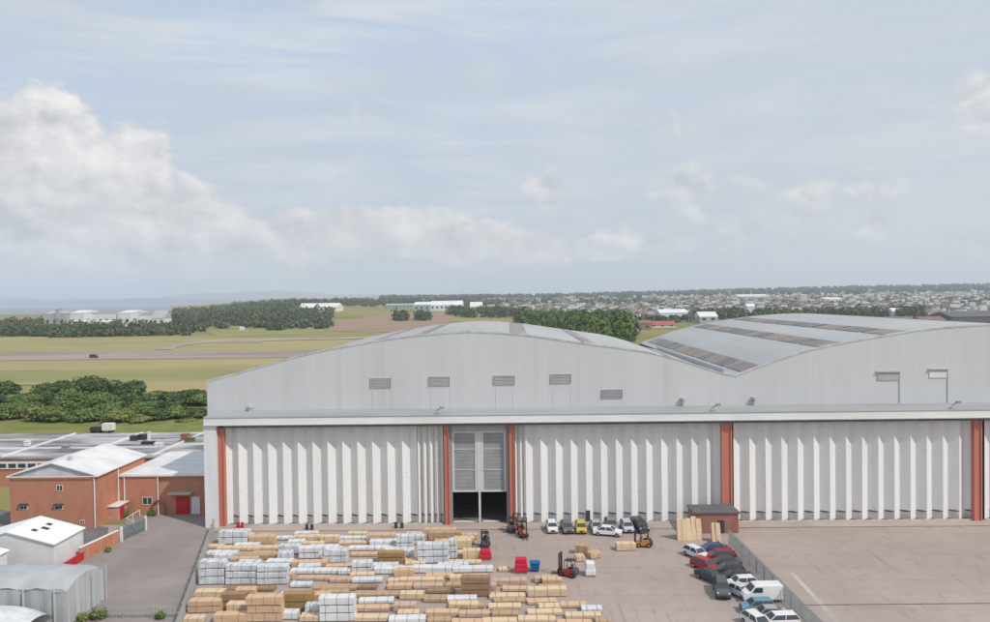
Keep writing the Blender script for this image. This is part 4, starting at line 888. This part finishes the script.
CL = [ # px, py, heading deg, kind, colour name, colour, label, group
 (552, 530.5, -88, 'hatch', 'white', WHT, 'small white hatchback, leftmost car by the hangar doors', 'd'),
 (567, 531, -85, 'hatch', 'dark_grey', GRY, 'dark grey hatchback between white and yellow cars by the doors', 'd'),
 (581, 531, -92, 'hatch', 'yellow', YEL, 'yellow hatchback parked nose out by the hangar doors', 'd'),
 (596, 530, -88, 'saloon', 'silver', SIL, 'silver saloon right of the yellow car by the doors', 'd'),
 (608, 535, -15, 'saloon', 'bright_white', WHT, 'white saloon parked sideways in front of the silver cars', 'd'),
 (611, 528, -88, 'hatch', 'mid_grey', (.2, .21, .23), 'grey hatchback behind the sideways white saloon', 'd'),
 (627, 530, -88, 'hatch', 'pale_silver', (.5, .52, .55), 'pale silver hatchback left of the black car by the doors', 'd'),
 (640, 530, -80, 'suv', 'black', BLK, 'black off-roader at right end of the row by the doors', 'd'),
 (696, 557, -60, 'hatch', 'off_white', (.66, .68, .68), 'white hatchback nearest the hangar in the left row by the fence', 'f'),
 (712.5, 553, 178, 'saloon', 'navy', BLU, 'navy saloon nearest the brick hut along the fence', 'f'),
 (719, 559.5, 182, 'estate', 'crimson', MAR, 'crimson estate second along the fence from the brick hut', 'f'),
 (705, 569, -55, 'hatch', 'red', RED, 'bright red hatchback in the left row by the fence', 'f'),
 (724, 566.5, 180, 'saloon', 'dark_teal', DGR, 'dark green saloon beside the crimson estate at the fence', 'f'),
 (729, 573.5, 178, 'hatch', 'charcoal', (.05, .055, .06), 'charcoal hatchback below the dark green saloon at the fence', 'f'),
 (711, 580.5, -60, 'saloon', 'bottle_green', (.03, .05, .04), 'dark bottle green saloon below the red hatchback', 'f'),
 (735, 580.5, 181, 'saloon', 'jet', (.02, .02, .022), 'black saloon mid way along the fence', 'f'),
 (722, 594, -100, 'suv', 'gunmetal', (.09, .105, .11), 'gunmetal off-roader standing out at the left of the parked cars', 'f'),
 (742, 587.5, 183, 'hatch', 'chalk', (.70, .71, .71), 'chalk white hatchback just above the white van', 'f'),
 (741, 596, -60, 'saloon', 'light_silver', (.55, .56, .58), 'silver saloon directly left of the white van', 'f'),
 (761, 600, 182, 'van', 'van_white', WHT, 'white panel van parked square to the fence', 'f'),
 (758, 611, 180, 'hatch', 'light_blue', TEA, 'light blue hatchback parked just below the white van', 'f'),
 (768, 618.5, 178, 'saloon', 'steel', (.35, .37, .39), 'steel grey saloon below the light blue hatchback', 'f'),
 (778, 625.5, 182, 'estate', 'snow', (.76, .76, .77), 'white estate at the bottom edge by the fence', 'f'),
 (757, 627, -70, 'hatch', 'white_two', (.72, .72, .7), 'white hatchback cut by bottom edge left of the white estate', 'f'),
]
for px, py, hd_, kd, cn_, c, lb, gr in CL:
    o = make_car(kd, cn_, c); p = G(px, py); rz = math.radians(hd_)
    o.location = (p.x, p.y, .03); o.rotation_euler.z = rz
    tag(o, lb, 'van' if kd == 'van' else 'car', 'cars parked by the hangar doors' if gr == 'd' else 'cars parked along the right fence')

def forklift(px, py, hd_, c, cname, label, load=None, mast_h=2.6):
    p = G(px, py); root = empty('forklift', (p.x, p.y, .03), math.radians(hd_)); tag(root, label, 'forklift', 'forklifts in the yard'); pm = mat('forklift_' + cname, c, .4, var=.08, spec=.5)
    mb = MB(); mb.prism([(-1.15, .25), (1.0, .25), (1.0, .62), (.35, .72), (.2, 1.0), (-.95, 1.12), (-1.25, .8)], 'y', -.55, .55); mb.build('chassis', pm, root, bevel=.04)
    mb = MB(); mb.prism([(-1.35, .3), (-1.0, .3), (-.8, 1.2), (-1.2, 1.15), (-1.42, .8)], 'y', -.58, .58); mb.build('counterweight', mat('counterweight_grey', (.07, .07, .075)), root, bevel=.04)
    for x in (-.75, .7):
        for s in (-1, 1): mb = MB(); r_ = .33; mb.tube((x, s * .45, r_), (x, s * .68, r_), r_, n=16); w = mb.build('wheel', tyre, root); mb = MB(); mb.tube((x, s * .67, r_), (x, s * .695, r_), r_ * .5, n=12); mb.build('rim', pm, w)
    mb = MB()
    for x, x2 in ((-.85, -.7), (.45, .25)):
        for s in (-1, 1): mb.tube((x, s * .5, 1.0 if x < 0 else .6), (x2, s * .48, 2.15), .045, n=6)
    mb.box(-.75, .3, -.52, .52, 2.13, 2.18)
    for i in range(5): mb.box(-.72 + i * .24, -.66 + i * .24, -.5, .5, 2.18, 2.22)
    mb.build('overhead_guard', dark, root)
    mb = MB(); mb.box(-.6, -.1, -.25, .25, 1.1, 1.2); mb.box(-.68, -.58, -.25, .25, 1.15, 1.65); mb.build('seat', black, root)
    mb = MB(); mb.tube((.3, 0, .7), (.15, 0, 1.35), .03, n=6); mb.tube((.13, 0, 1.33), (.17, 0, 1.37), .18, n=12); mb.build('steering_wheel', black, root)
    mb = MB()
    for s in (-1, 1): mb.box(1.02, 1.16, s * .38 - .05, s * .38 + .05, .1, mast_h); mb.box(1.16, 1.26, s * .28 - .04, s * .28 + .04, .1, mast_h * .95)
    for z in (.5, 1.4, mast_h - .1): mb.box(1.04, 1.14, -.33, .33, z, z + .1)
    mb.build('mast', dark, root)
    mb = MB(); mb.box(1.28, 1.34, -.5, .5, .35, .75)
    for s in (-1, 1): mb.box(1.34, 2.4, s * .28 - .06, s * .28 + .06, .12, .17); mb.box(1.34, 1.4, s * .28 - .06, s * .28 + .06, .12, .8)
    mb.build('fork', dark, root)
    return root
forklift(485, 547.5, -95, (.10, .10, .105), 'charcoal', 'charcoal forklift holding a red load between timber and open door', mast_h=3.0)
forklift(568, 576, 150, (.38, .03, .04), 'red', 'red and black forklift standing alone in mid yard', mast_h=3.0)
forklift(523, 536, -80, (.55, .20, .08), 'orange', 'tall orange forklift just right of the open door', mast_h=3.2)
forklift(513, 531, 70, (.40, .03, .05), 'dark_red', 'dark red forklift parked in the shade by the door column')
forklift(643, 546.5, 175, (.50, .20, .06), 'amber', 'amber forklift carrying timber in front of the black off-roader', mast_h=2.4)
def solo(kd, px0, px1, yt, yb, label, D=1.3, lift=0, rz=0):
    a, b = G(px0, yb), G(px1, yb); H = P((px0 + px1) / 2, yt, a.y + D).z - lift; o = pack((a.x + b.x) / 2, a.y + D / 2, .02 + lift, b.x - a.x, D, H, kd, rz); tag(o, label, 'timber pack', 'timber packs stacked in the yard'); return o
solo('y', 617, 636, 541, 551, 'pale yellow timber pack on the forks of the amber forklift', rz=.05)
solo('t', 576.5, 589, 543, 555, 'tan timber pack topmost of loose cluster in mid yard', rz=-.3)
solo('p', 576, 584, 553, 562, 'pale short pack left of white bundle in mid yard', rz=.2)
solo('o', 589, 600, 550, 559, 'orange short pack behind the leaning white bundle in mid yard', rz=.4)
K['r'] = (mat('red_wrap', (.62, .02, .06), .35, scale=1.2, col2=(.48, .012, .035), bump=.3, spec=.5), 'red wrapped')
def wrapped_load(px0, px1, yt, yb, m_, name, label, cat, tiers=2, D=1.2, tall=False):
    a, b = G(px0, yb), G(px1, yb); root = empty(name, ((a.x + b.x) / 2, a.y + D / 2, .02)); tag(root, label, cat); H = P((px0 + px1) / 2, yt, a.y + D).z; L = b.x - a.x
    mb = MB()
    for x in (-L / 2 + .1, 0, L / 2 - .1): mb.box(x - .05, x + .05, -D / 2, D / 2, 0, .1)
    mb.box(-L / 2, L / 2, -D / 2, D / 2, .1, .13); mb.build('pallet', wd_tan, root)
    h = (H - .13) / tiers
    for t in range(tiers):
        mb = MB(); s = 1 - .16 * t / max(1, tiers - 1) if tiers > 1 else 1; z0 = .132 + t * h
        mb.box(-L / 2 * s, L / 2 * s, -D / 2 * s, D / 2 * s, z0, z0 + h - .01); mb.build('wrapped_block', m_, root, bevel=min(.12, h * .3))
    return root
wrapped_load(479.5, 491.5, 547.5, 560.5, K['r'][0], 'wrapped_pallet', 'bright red wrapped pallet in front of the charcoal forklift', 'pallet load', 2)
wrapped_load(514.5, 528, 556, 574, K['r'][0], 'wrapped_pallet', 'tall bright red wrapped pallet beside the blue bin', 'pallet load', 3)
wrapped_load(585.5, 596, 559.5, 577, wrap2, 'wrapped_pallet', 'tall narrow white wrapped bundle in mid yard beside the red forklift', 'pallet load', 2, D=1.5)
# blue bin
a = G(535, 572.5); bn = empty('waste_bin', (a.x, a.y + .6, .02)); tag(bn, 'blue wheeled bin right of the red wrapped pallet', 'bin')
bl = mat('bin_blue', (.01, .11, .30), .4, var=.06)
mb = MB(); mb.add([(-.55, -.45, .15), (.55, -.45, .15), (.55, .45, .15), (-.55, .45, .15), (-.65, -.55, 1.15), (.65, -.55, 1.15), (.65, .55, 1.15), (-.65, .55, 1.15)], [(0, 3, 2, 1), (4, 5, 6, 7), (0, 1, 5, 4), (1, 2, 6, 5), (2, 3, 7, 6), (3, 0, 4, 7)]); mb.build('body', bl, bn)
mb = MB(); mb.prism([(-.62, 1.16), (.62, 1.16), (.5, 1.3), (-.2, 1.38), (-.6, 1.25)], 'x', -.7, .7); mb.build('lid', bl, bn)
for x in (-.45, .45):
    for y in (-.35, .35): mb = MB(); mb.tube((x - .05, y, .09), (x + .05, y, .09), .09, n=10); mb.build('wheel', tyre, bn)
# door-side barriers: low dark bollards
for q, (px, py) in enumerate(((307, 529.5), (312, 529.5), (396, 528), (402, 528), (243, 527), (239, 527))):
    p = G(px, py); mb = MB(); mb.tube((0, 0, 0), (0, 0, .75), .28, .24, n=12); o = mb.build('oil_drum', dark if q < 4 else redp, None, (p.x, min(p.y, 119.3), .03)); mb2 = MB()
    mb2.tube((0, 0, .75), (0, 0, .80), .26, n=12); mb2.build('lid', black, o)
    lb = ['left drum of the dark pair standing before the left folding door', 'right drum of the dark pair standing before the left folding door', 'left drum of the dark pair nearest the open doorway', 'right drum of the dark pair nearest the open doorway', 'red drum behind the white pack at the left corner, nearer the open door', 'red drum behind the white pack at the left corner, nearer the corner'][q]
    tag(o, lb, 'drum', 'drums along the doors')

# ------------------------------------------------------------------ vegetation
def leaf_cloud(crowns, nper, size, seed=1):
    """quads spread through lumpy ellipsoids; crowns = (x, y, z, rx, ry, rz)"""
    g_ = np.random.default_rng(seed); C = np.array(crowns, float); n = len(C); nq = n * nper
    idx = np.repeat(np.arange(n), nper); d = g_.normal(size=(nq, 3)); d /= np.linalg.norm(d, axis=1)[:, None]
    ph = g_.uniform(0, 6.28, (n, 6)); lump = 1 + .13 * np.sin(3.1 * np.arctan2(d[:, 1], d[:, 0]) + ph[idx, 0]) + .12 * np.sin(4.3 * d[:, 2] * 2 + ph[idx, 1]) + .09 * np.sin(6 * d[:, 0] + ph[idx, 2])
    r = lump * g_.uniform(.55, 1.0, nq) ** .5
    c = C[idx, :3] + d * r[:, None] * C[idx, 3:6]
    s = size * g_.uniform(.6, 1.4, nq)
    nrm = d + g_.normal(scale=.55, size=(nq, 3)); nrm[:, 2] += .25; nrm /= np.linalg.norm(nrm, axis=1)[:, None]
    t = np.cross(nrm, g_.normal(size=(nq, 3))); t /= np.linalg.norm(t, axis=1)[:, None]; b = np.cross(nrm, t)
    q = np.stack([c - t * s[:, None] - b * (s * .6)[:, None], c + t * s[:, None] - b * (s * .45)[:, None], c + t * (s * .6)[:, None] + b * (s * .7)[:, None], c - t * (s * .7)[:, None] + b * (s * .55)[:, None]], 1)
    return q.reshape(-1, 3)
def leaf_mesh(name, verts, mats):
    me = bpy.data.meshes.new(name); n = len(verts); me.vertices.add(n); me.vertices.foreach_set('co', verts.astype(np.float32).ravel())
    me.loops.add(n); me.loops.foreach_set('vertex_index', np.arange(n, dtype=np.int32)); me.polygons.add(n // 4)
    me.polygons.foreach_set('loop_start', np.arange(0, n, 4, dtype=np.int32)); me.polygons.foreach_set('loop_total', np.full(n // 4, 4, dtype=np.int32))
    me.materials.append(mats); me.update(calc_edges=True); me.validate(); return me
def tree(px, ptop, Yd, wpx, m_, label, name='broadleaf_tree', seed=0, group=None, cat='tree', base=0):
    top = P(px, ptop, Yd); H = top.z - base; rw = wpx * 1.25 * Yd / F / 2; root = empty(name, (top.x, Yd, base)); tag(root, label, cat, group)
    rr = random.Random(seed); cr = []
    zc = H * .56
    for k in range(9):
        a = rr.uniform(0, 6.28); q = rr.uniform(.15, .62); f = rr.uniform(.38, .6)
        cz = zc + rr.uniform(-.30, .30) * H; lim = 1 - abs(cz / H - .5) * .5
        cr.append((math.cos(a) * q * rw * lim, math.sin(a) * q * rw * lim, cz, rw * f, rw * f, min(H * .24, rw * f)))
    cr.append((0, 0, H * .78, rw * .5, rw * .5, H * .22)); cr.append((0, 0, H * .4, rw * .85, rw * .85, H * .34))
    v = leaf_cloud(cr, 420, .33, seed); v[:, 2] = np.clip(v[:, 2], .15, None)
    o = bpy.data.objects.new('crown', leaf_mesh('crown', v, m_)); COL.objects.link(o); o.parent = root
    mb = MB(); mb.tube((0, 0, 0), (0, 0, H * .45), H * .028 + .05, H * .02, n=8)
    for k in range(4): a = rr.uniform(0, 6.28); mb.tube((0, 0, H * .3), (math.cos(a) * rw * .5, math.sin(a) * rw * .5, H * .62), H * .016, H * .006, n=6)
    mb.build('trunk', bark, root); return root
TR = [(2, 383, 262, 34, lf2), (26, 394, 250, 28, lf1), (46, 384, 268, 34, lf2), (60, 381, 285, 26, lf2), (70, 391, 250, 34, lf1), (88, 378, 262, 46, lf2), (112, 380, 268, 40, lf2),
      (130, 381.5, 255, 32, lf2), (104, 393, 240, 34, lf1), (126, 393, 246, 26, lf2), (146, 396, 262, 22, lf1), (158, 392, 268, 26, lf1), (173, 393, 258, 26, lf2), (188, 391, 265, 34, lf2), (204, 393, 262, 28, lf1), (142, 402, 240, 24, lf1),
      (-22, 382, 262, 40, lf2), (218, 394, 275, 30, lf2)]
BU = [(12, 402, 240, 30, lf1), (38, 405, 236, 28, lf3), (58, 407, 234, 26, lf1), (86, 408, 233, 30, lf1), (118, 408, 232, 26, lf3), (158, 407, 236, 30, lf2), (180, 405, 240, 30, lf1), (196, 408, 238, 24, lf2), (186, 418, 232, 18, lf3), (140, 413, 232, 24, lf3), (-10, 404, 238, 30, lf1)]
desc = {id(lf1): 'mid green', id(lf2): 'dark green', id(lf3): 'light green'}
TR.sort(key=lambda t: t[0]); BU.sort(key=lambda t: t[0])
for i, (px, pt, yd, w, m_) in enumerate(TR): tree(px, pt, yd, w, m_, f"{desc[id(m_)]} broadleaf tree, {ordn[i]} from the left in the hedge line by airfield", seed=i + 3, group='hedge line trees')
for i, (px, pt, yd, w, m_) in enumerate(BU): tree(px, pt + 1.5, yd - 5, w, m_, f"{desc[id(m_)]} rounded bush, {ordn[i]} from left before the hedge line trees", 'hedge_bush', seed=i + 50, group='hedge line bushes', cat='bush')
for i, (px, py, w, h, lb) in enumerate(((125, 517, 9, 1.5, 'green bush beside the pink porch handrail'), (152, 516, 8, 1.1, 'small dark bush at the annex wall below its window'), (108, 552, 5, .8, 'weedy bush at the right end of the low brick wall'),
                                   (98, 619, 18, 1.5, 'green bush at the bottom edge beside the tarpaulin store'), (82, 623, 10, 1.3, 'green bush touching the corner of the tarpaulin store'), (160, 619, 9, .9, 'low green shrub by the bottom fence left of the timber'), (36, 622, 8, 1.6, 'tuft of shrub before the tarpaulin store near the covered stack'))):
    p = G(px, py); rw = w * p.y / F / 2; root = empty('shrub', (p.x, p.y, .02)); tag(root, lb, 'shrub')
    v = leaf_cloud([(0, 0, h * .5, rw, rw * .8, h * .5), (rw * .4, .1, h * .35, rw * .6, rw * .6, h * .35), (-rw * .5, 0, h * .3, rw * .6, rw * .5, h * .3)], 160, .12, 90 + i); v[:, 2] = np.clip(v[:, 2], .02, None)
    o = bpy.data.objects.new('foliage', leaf_mesh('foliage', v, lf1 if i % 2 else lf3)); COL.objects.link(o); o.parent = root
    mb = MB(); mb.tube((0, 0, 0), (0, 0, h * .5), .05, .03, n=6); mb.build('stem', bark, root)
def wood_mass(name, spots, nper, size, m_, seed):
    cr = []
    for (px0, px1, y0, y1, cnt, h0, h1) in spots:
        for _ in range(cnt):
            Y = R.uniform(y0, y1); a = (R.uniform(px0, px1) - 510) / F; x = a * Y; h = R.uniform(h0, h1); w = R.uniform(.32, .62) * h + 2; cr.append((x, Y, terr(x, Y) + h * .5, w, w, h * .55))
    o = bpy.data.objects.new(name, leaf_mesh(name, leaf_cloud(cr, nper, size, seed), m_)); COL.objects.link(o); o['kind'] = 'stuff'; return o
wood_mass('woodland', [(-60, 40, 810, 880, 50, 5, 10), (45, 112, 790, 830, 60, 7, 12), (112, 185, 800, 860, 36, 4, 8), (-60, 50, 900, 1050, 50, 8, 14), (50, 165, 900, 1050, 46, 7, 15), (-60, 45, 1100, 1500, 40, 8, 13), (150, 200, 860, 1000, 24, 6, 13)], 70, 1.6, lfar, 21)
wood_mass('woodland', [(168, 330, 1150, 1500, 190, 8, 18), (190, 330, 980, 1120, 60, 5, 12), (250, 330, 900, 960, 14, 4, 7), (170, 335, 1600, 2300, 240, 12, 19), (335, 520, 2000, 2700, 300, 10, 17), (330, 560, 2300, 3000, 200, 12, 20), (392, 404, 1120, 1200, 9, 12, 17), (418, 430, 1120, 1200, 9, 12, 17), (448, 530, 1200, 1700, 110, 10, 15)], 55, 2.0, lfar, 22)
wood_mass('woodland', [(520, 628, 560, 1150, 330, 11, 19)], 110, 1.5, lfar2, 23)
wood_mass('woodland', [(690, 920, 1080, 1300, 230, 9, 15), (640, 760, 1500, 2100, 60, 7, 11), (760, 1030, 1700, 2400, 90, 7, 11), (500, 1040, 2300, 3600, 230, 8, 13), (580, 660, 2300, 2900, 60, 14, 20), (640, 690, 980, 1150, 30, 6, 10)], 50, 2.0, lfar, 24)
# distant wooded ridge as rolling mounds of canopy on the far slope
wood_mass('woodland', [(380, 1060, 3800, 6200, 1300, 14, 26)], 36, 5.5, ridgem, 25)

# ------------------------------------------------------------------ far buildings
hw = [mat('house_white', (.68, .67, .65), .8, var=.06, scale=.2), mat('house_cream', (.60, .54, .44), .8, var=.06, scale=.2), mat('house_brick', (.30, .21, .17), .8, var=.06, scale=.2), mat('house_grey', (.40, .40, .40), .8, var=.06, scale=.2)]
hr_ = [mat('slate_roof', (.10, .10, .11), .8, scale=.3), mat('tile_roof', (.24, .15, .12), .8, scale=.3), mat('brown_roof', (.16, .12, .10), .8, scale=.3), mat('pale_roof', (.42, .42, .42), .8, scale=.3)]
hm = []
for wi in range(4):
    for ri in range(4):
        mb = MB(); L, D, H = 7.0 + wi, 4.2, 5.2 + (ri % 2) * .5
        mb.box(-L, L, -D, D, -4, H, 0); mb.prism([(-D - .4, H), (D + .4, H), (0, H + 3.0)], 'x', -L - .3, L + .3, 1); mb.box(L * .5, L * .5 + .9, -.5, .5, H + 1.5, H + 4.0, 2)
        for wx_ in (-.7, -.3, .15, .6):
            for z in (.9, 3.3): mb.box(L * wx_, L * wx_ + 1.3, -D - .05, -D + .02, z, z + 1.2, 3)
        hm.append(mb.mesh('house', [hw[wi], hr_[ri], hw[2], glass]))
cols_ = ['white', 'cream', 'brick', 'grey']; rls = ['slate', 'red tiled', 'brown', 'pale']
def town_mass():
    mb = MB(); mm = [hw[0], hw[1], hw[2], hw[3], hr_[0], hr_[1], hr_[2], hr_[3]]
    for _ in range(1500):
        Y = R.uniform(1250, 4300); x = (R.uniform(590 if Y < 1800 else 480, 1060) - 510) / F * Y; z = terr(x, Y); L = R.uniform(4, 10); D = R.uniform(3.5, 5); H = R.choice((5, 5.5, 6, 8, 11)); ri = R.choices((4, 5, 6, 7), (4, 1, 3, 4))[0]
        if Y < 1450 and R.random() < .5: continue
        mb.box(x - L, x + L, Y - D, Y + D, z - 4, z + H, R.choices(range(4), (62, 18, 5, 15))[0]); mb.prism([(Y - D - .4, z + H), (Y + D + .4, z + H), (Y, z + H + 2.8)], 'x', x - L - .3, x + L + .3, ri)
    o = mb.build('distant_town', mm); o['kind'] = 'stuff'
town_mass()
HZ = [(640, 1050, 1420, 2000, 80), (640, 1050, 2000, 3300, 80), (500, 700, 1650, 2800, 62), (880, 1060, 1150, 1700, 42), (470, 560, 1500, 2000, 10), (620, 700, 1150, 1500, 16)]
for a0, a1, y0, y1, cnt in HZ:
    for _ in range(cnt):
        Y = R.uniform(y0, y1); x = (R.uniform(a0, a1) - 510) / F * Y; wi = R.choices(range(4), (46, 24, 18, 12))[0]; ri = R.choices(range(4), (4, 3, 3, 2))[0]
        o = bpy.data.objects.new('house', hm[wi * 4 + ri]); COL.objects.link(o); o.location = (x, Y, terr(x, Y)); o.rotation_euler.z = R.choice((0, 0, .3, -.3, 1.57, .6)); o.scale = [R.uniform(.9, 1.15)] * 3
        near = 'near' if Y < 1700 else 'far'
        tag(o, f"{cols_[wi]} house with {rls[ri]} roof in the {'nearer' if Y < 1700 else 'distant'} part of the town", 'house', f"{cols_[wi]} {rls[ri]} houses {near}")
def far_b(name, x0, x1, yt, yb, Y, D, wm, rm, label, ridge=.15, cat='building', base_terr=True):
    a, b = P(x0, yt, Y), P(x1, yb, Y); zt_ = a.z; z0 = terr((a.x + b.x) / 2, Y) - 1 if base_terr else b.z; root = empty(name, ((a.x + b.x) / 2, Y, z0)); tag(root, label, cat)
    h = (zt_ - z0); rh = h * ridge; mb = MB(); mb.box(a.x, b.x, Y, Y + D, z0, zt_ - rh); rel(mb, 'wall', wm, root)
    mb = MB(); mb.prism([(Y - .5, zt_ - rh), (Y + D + .5, zt_ - rh), (Y + D * .5, zt_)], 'x', a.x - .5, b.x + .5); rel(mb, 'roof', rm, root)
    mb = MB(); n_ = max(2, int((b.x - a.x) / 9)); 
    for i in range(n_): xx = a.x + (b.x - a.x) * (i + .25) / n_; mb.box(xx, xx + (b.x - a.x) / n_ * .4, Y - .1, Y - .01, z0 + h * .3, z0 + h * .5)
    rel(mb, 'window_row', glass, root); return root
fw = mat('far_white_shed', (.70, .70, .69), .7, var=.05, scale=.05); fgr = mat('far_grey_shed', (.42, .42, .43), .7, var=.08, scale=.05); fro = mat('far_roof_grey', (.30, .29, .29), .7, var=.1, scale=.05); tealm = mat('far_teal', (.34, .42, .43), .6)
far_b('airfield_shed', 44, 66, 311.5, 326, 1130, 40, fgr, fgr, 'grey blocky works at the left end of the distant white complex')
far_b('airfield_shed', 55, 59, 308.5, 322, 1128, 10, fgr, fro, 'slim grey tower rising from the distant airfield works', .05)
far_b('airfield_shed', 70, 84, 310.5, 326, 1100, 50, fw, fw, 'tall white end shed of the distant complex beside the grey works')
far_b('airfield_shed', 84.5, 117, 311, 326, 1120, 60, fw, fro, 'long white hangar with grey roof in the distant complex')
far_b('airfield_shed', 117.5, 131, 310.5, 325, 1118, 60, fw, fw, 'short white shed right of the grey roofed distant hangar')
far_b('airfield_shed', 131.5, 156, 313, 326, 1140, 40, fw, fro, 'low white range right of centre in the distant complex')
far_b('airfield_shed', 152, 165, 310.5, 330, 1000, 20, fw, fgr, 'white gabled hall at the right end of the distant complex', .4)
far_b('airfield_shed', 72, 92, 320.5, 327, 1060, 10, fw, fw, 'small bright white store before the distant white hangar')
far_b('airfield_shed', 98, 112, 320.5, 327, 1050, 10, fw, fw, 'second bright white store half hidden by trees before distant hangar')
far_b('warehouse', 298, 337, 303.5, 309, 1560, 60, fw, fw, 'long low white warehouse roof above the woodland left of the earth bank', .5)
far_b('warehouse', 385, 413, 303.8, 308, 1900, 60, tealm, tealm, 'pale teal warehouse among trees behind the earth bank', .3)
far_b('warehouse', 414, 430, 302, 310, 1580, 50, tealm, fw, 'teal fronted warehouse with white roof above the hangar left slope', .3)
far_b('warehouse', 430.5, 462, 301, 309, 1600, 60, fw, fw, 'large white warehouse above the hangar crest to the left', .4)
far_b('warehouse', 470, 482, 302, 308, 1500, 30, fw, fw, 'small white warehouse above the hangar crest', .4)
far_b('industrial_unit', 626, 652, 320.5, 330, 800, 20, hw[2], hr_[1], 'orange brick unit between the two hangar roofs, left one', .3)
far_b('industrial_unit', 641, 676, 321.5, 329, 850, 26, fw, mat('red_sheet_roof', (.40, .12, .10)), 'unit with red sheet roof between the two hangar roofs', .6)
far_b('industrial_unit', 660, 688, 309.5, 320, 1080, 40, fw, fw, 'pale grey white unit behind the red roofed one', .3)
far_b('industrial_unit', 700, 718, 312, 320, 960, 30, fgr, fw, 'grey unit just behind the right hangar roof', .4)
far_b('industrial_unit', 747, 755, 303.5, 314, 1150, 14, fw, fw, 'white tall narrow building behind the right hangar ridge', .2)
far_b('industrial_unit', 738, 768, 294.5, 300, 2900, 80, fw, fw, 'large pale building on the skyline above the town centre', .3)
far_b('industrial_unit', 893, 904, 308, 315, 1150, 20, fw, fw, 'white building among trees right of the ridge end', .4)
far_b('industrial_unit', 925, 950, 317, 328, 640, 30, hw[1], hr_[1], 'tan brick building behind the right hangar roof', .3)
far_b('industrial_unit', 952, 1030, 312, 330, 700, 40, mat('purple_cladding', (.14, .135, .16)), mat('purple_cladding', (.085, .08, .115)), 'dark purple clad building at the right edge behind the hangar', .25)
far_b('industrial_unit', 825, 842, 297.5, 301, 2300, 40, fw, fw, 'long white hall in the middle of the distant town', .3)
far_b('church_tower', 801, 807, 294.5, 304, 1900, 14, hw[1], hw[1], 'square cream tower standing above the town roofs', .05, 'tower')
def mast(px, yt, Y, label, w=1.6):
    p = P(px, yt, Y); H = p.z; root = empty('lattice_mast', (p.x, Y, 0)); tag(root, label, 'mast'); mb = MB()
    for sx in (-1, 1):
        for sy in (-1, 1): mb.tube((sx * w, sy * w, 0), (sx * .3, sy * .3, H), .22, .14, n=5)
    for i in range(9):
        t = i / 9; t2 = (i + 1) / 9; wa = w + (.3 - w) * t; wb = w + (.3 - w) * t2
        for s in (-1, 1): mb.tube((-wa * s, -wa, H * t), (wb * s, -wb, H * t2), .09, n=4); mb.tube((-wa, wa * s, H * t), (-wb, -wb * s, H * t2), .09, n=4)
    mb.build('frame', postm, root); mb = MB(); mb.tube((-.8, 0, H - 1.2), (.8, 0, H - 1.2), .5, n=8); mb.build('antenna', lgrey, root)
mast(643, 297, 900, 'slim grey lattice mast left of the valley between hangar roofs'); mast(690.5, 296, 820, 'thicker dark lattice mast just behind the right hangar roof', 2.4)
# airfield bits
for px, py, w, h, m_, nm, lb, ct in ((17, 331, 5, 5, fw, 'airfield_hut', 'white hut before the far treeline at the left edge', 'hut'), (241.5, 330.5, 5, 4.5, fw, 'airfield_hut', 'white hut in the green strip above the runway', 'hut'),
                                  (291, 328, 8, 4.5, mat('hut_red', (.35, .09, .06)), 'airfield_hut', 'red brown hut near the earth bank across the airfield', 'hut'), (146, 327, 5, 4, fw, 'airfield_hut', 'small white hut at the right of the distant complex', 'hut'), (221, 328, 4, 3.5, fgr, 'airfield_hut', 'small grey hut left of the white hut in the green strip', 'hut')):
    p = G(px, py); ww = w; r_ = empty(nm, (p.x, p.y, 0)); tag(r_, lb, ct); mb = MB(); mb.box(-ww / 2, ww / 2, 0, 4, 0, h * .75); mb.build('wall', m_, r_); mb = MB(); mb.prism([(-.3, h * .75), (4.3, h * .75), (2, h)], 'x', -ww / 2 - .3, ww / 2 + .3); mb.build('roof', m_, r_)
def ops_truck(px, py, c, cname, lb):
    p = G(px, py); r_ = empty('airfield_truck', (p.x, p.y, .2)); tag(r_, lb, 'truck')
    mb = MB(); mb.prism([(-2.6, .5), (2.6, .5), (2.6, 1.3), (2.1, 1.5), (1.7, 2.4), (.7, 2.4), (.6, 1.5), (-2.6, 1.5)], 'y', -1, 1); mb.build('body', carpaint(cname, c), r_); mb = MB(); mb.box(-2.5, .4, -.95, .95, 1.5, 2.6); mb.build('cargo_box', dark, r_)
    for x in (-1.6, 1.6):
        for s in (-1, 1): mb = MB(); mb.tube((x, s * .7, .45), (x, s * 1.05, .45), .45, n=12); mb.build('wheel', tyre, r_)
ops_truck(94, 358.5, (.10, .06, .04), 'rust', 'dark rusty truck standing on the runway')

# ------------------------------------------------------------------ air
hz = MB(); hz.box(-36000, 36000, -600, 23700, -200, 520)
ho = hz.build('haze', None or mat('haze_surface', (1, 1, 1))); ho['kind'] = 'stuff'
hmz = bpy.data.materials.new('haze'); hmz.use_nodes = True; t = hmz.node_tree; t.nodes.clear()
pv = t.nodes.new('ShaderNodeVolumePrincipled'); pv.inputs['Color'].default_value = (.80, .87, 1, 1); pv.inputs['Density'].default_value = .000105; pv.inputs['Anisotropy'].default_value = 0
out = t.nodes.new('ShaderNodeOutputMaterial'); t.links.new(pv.outputs[0], out.inputs['Volume'])
ho.data.materials.clear(); ho.data.materials.append(hmz)
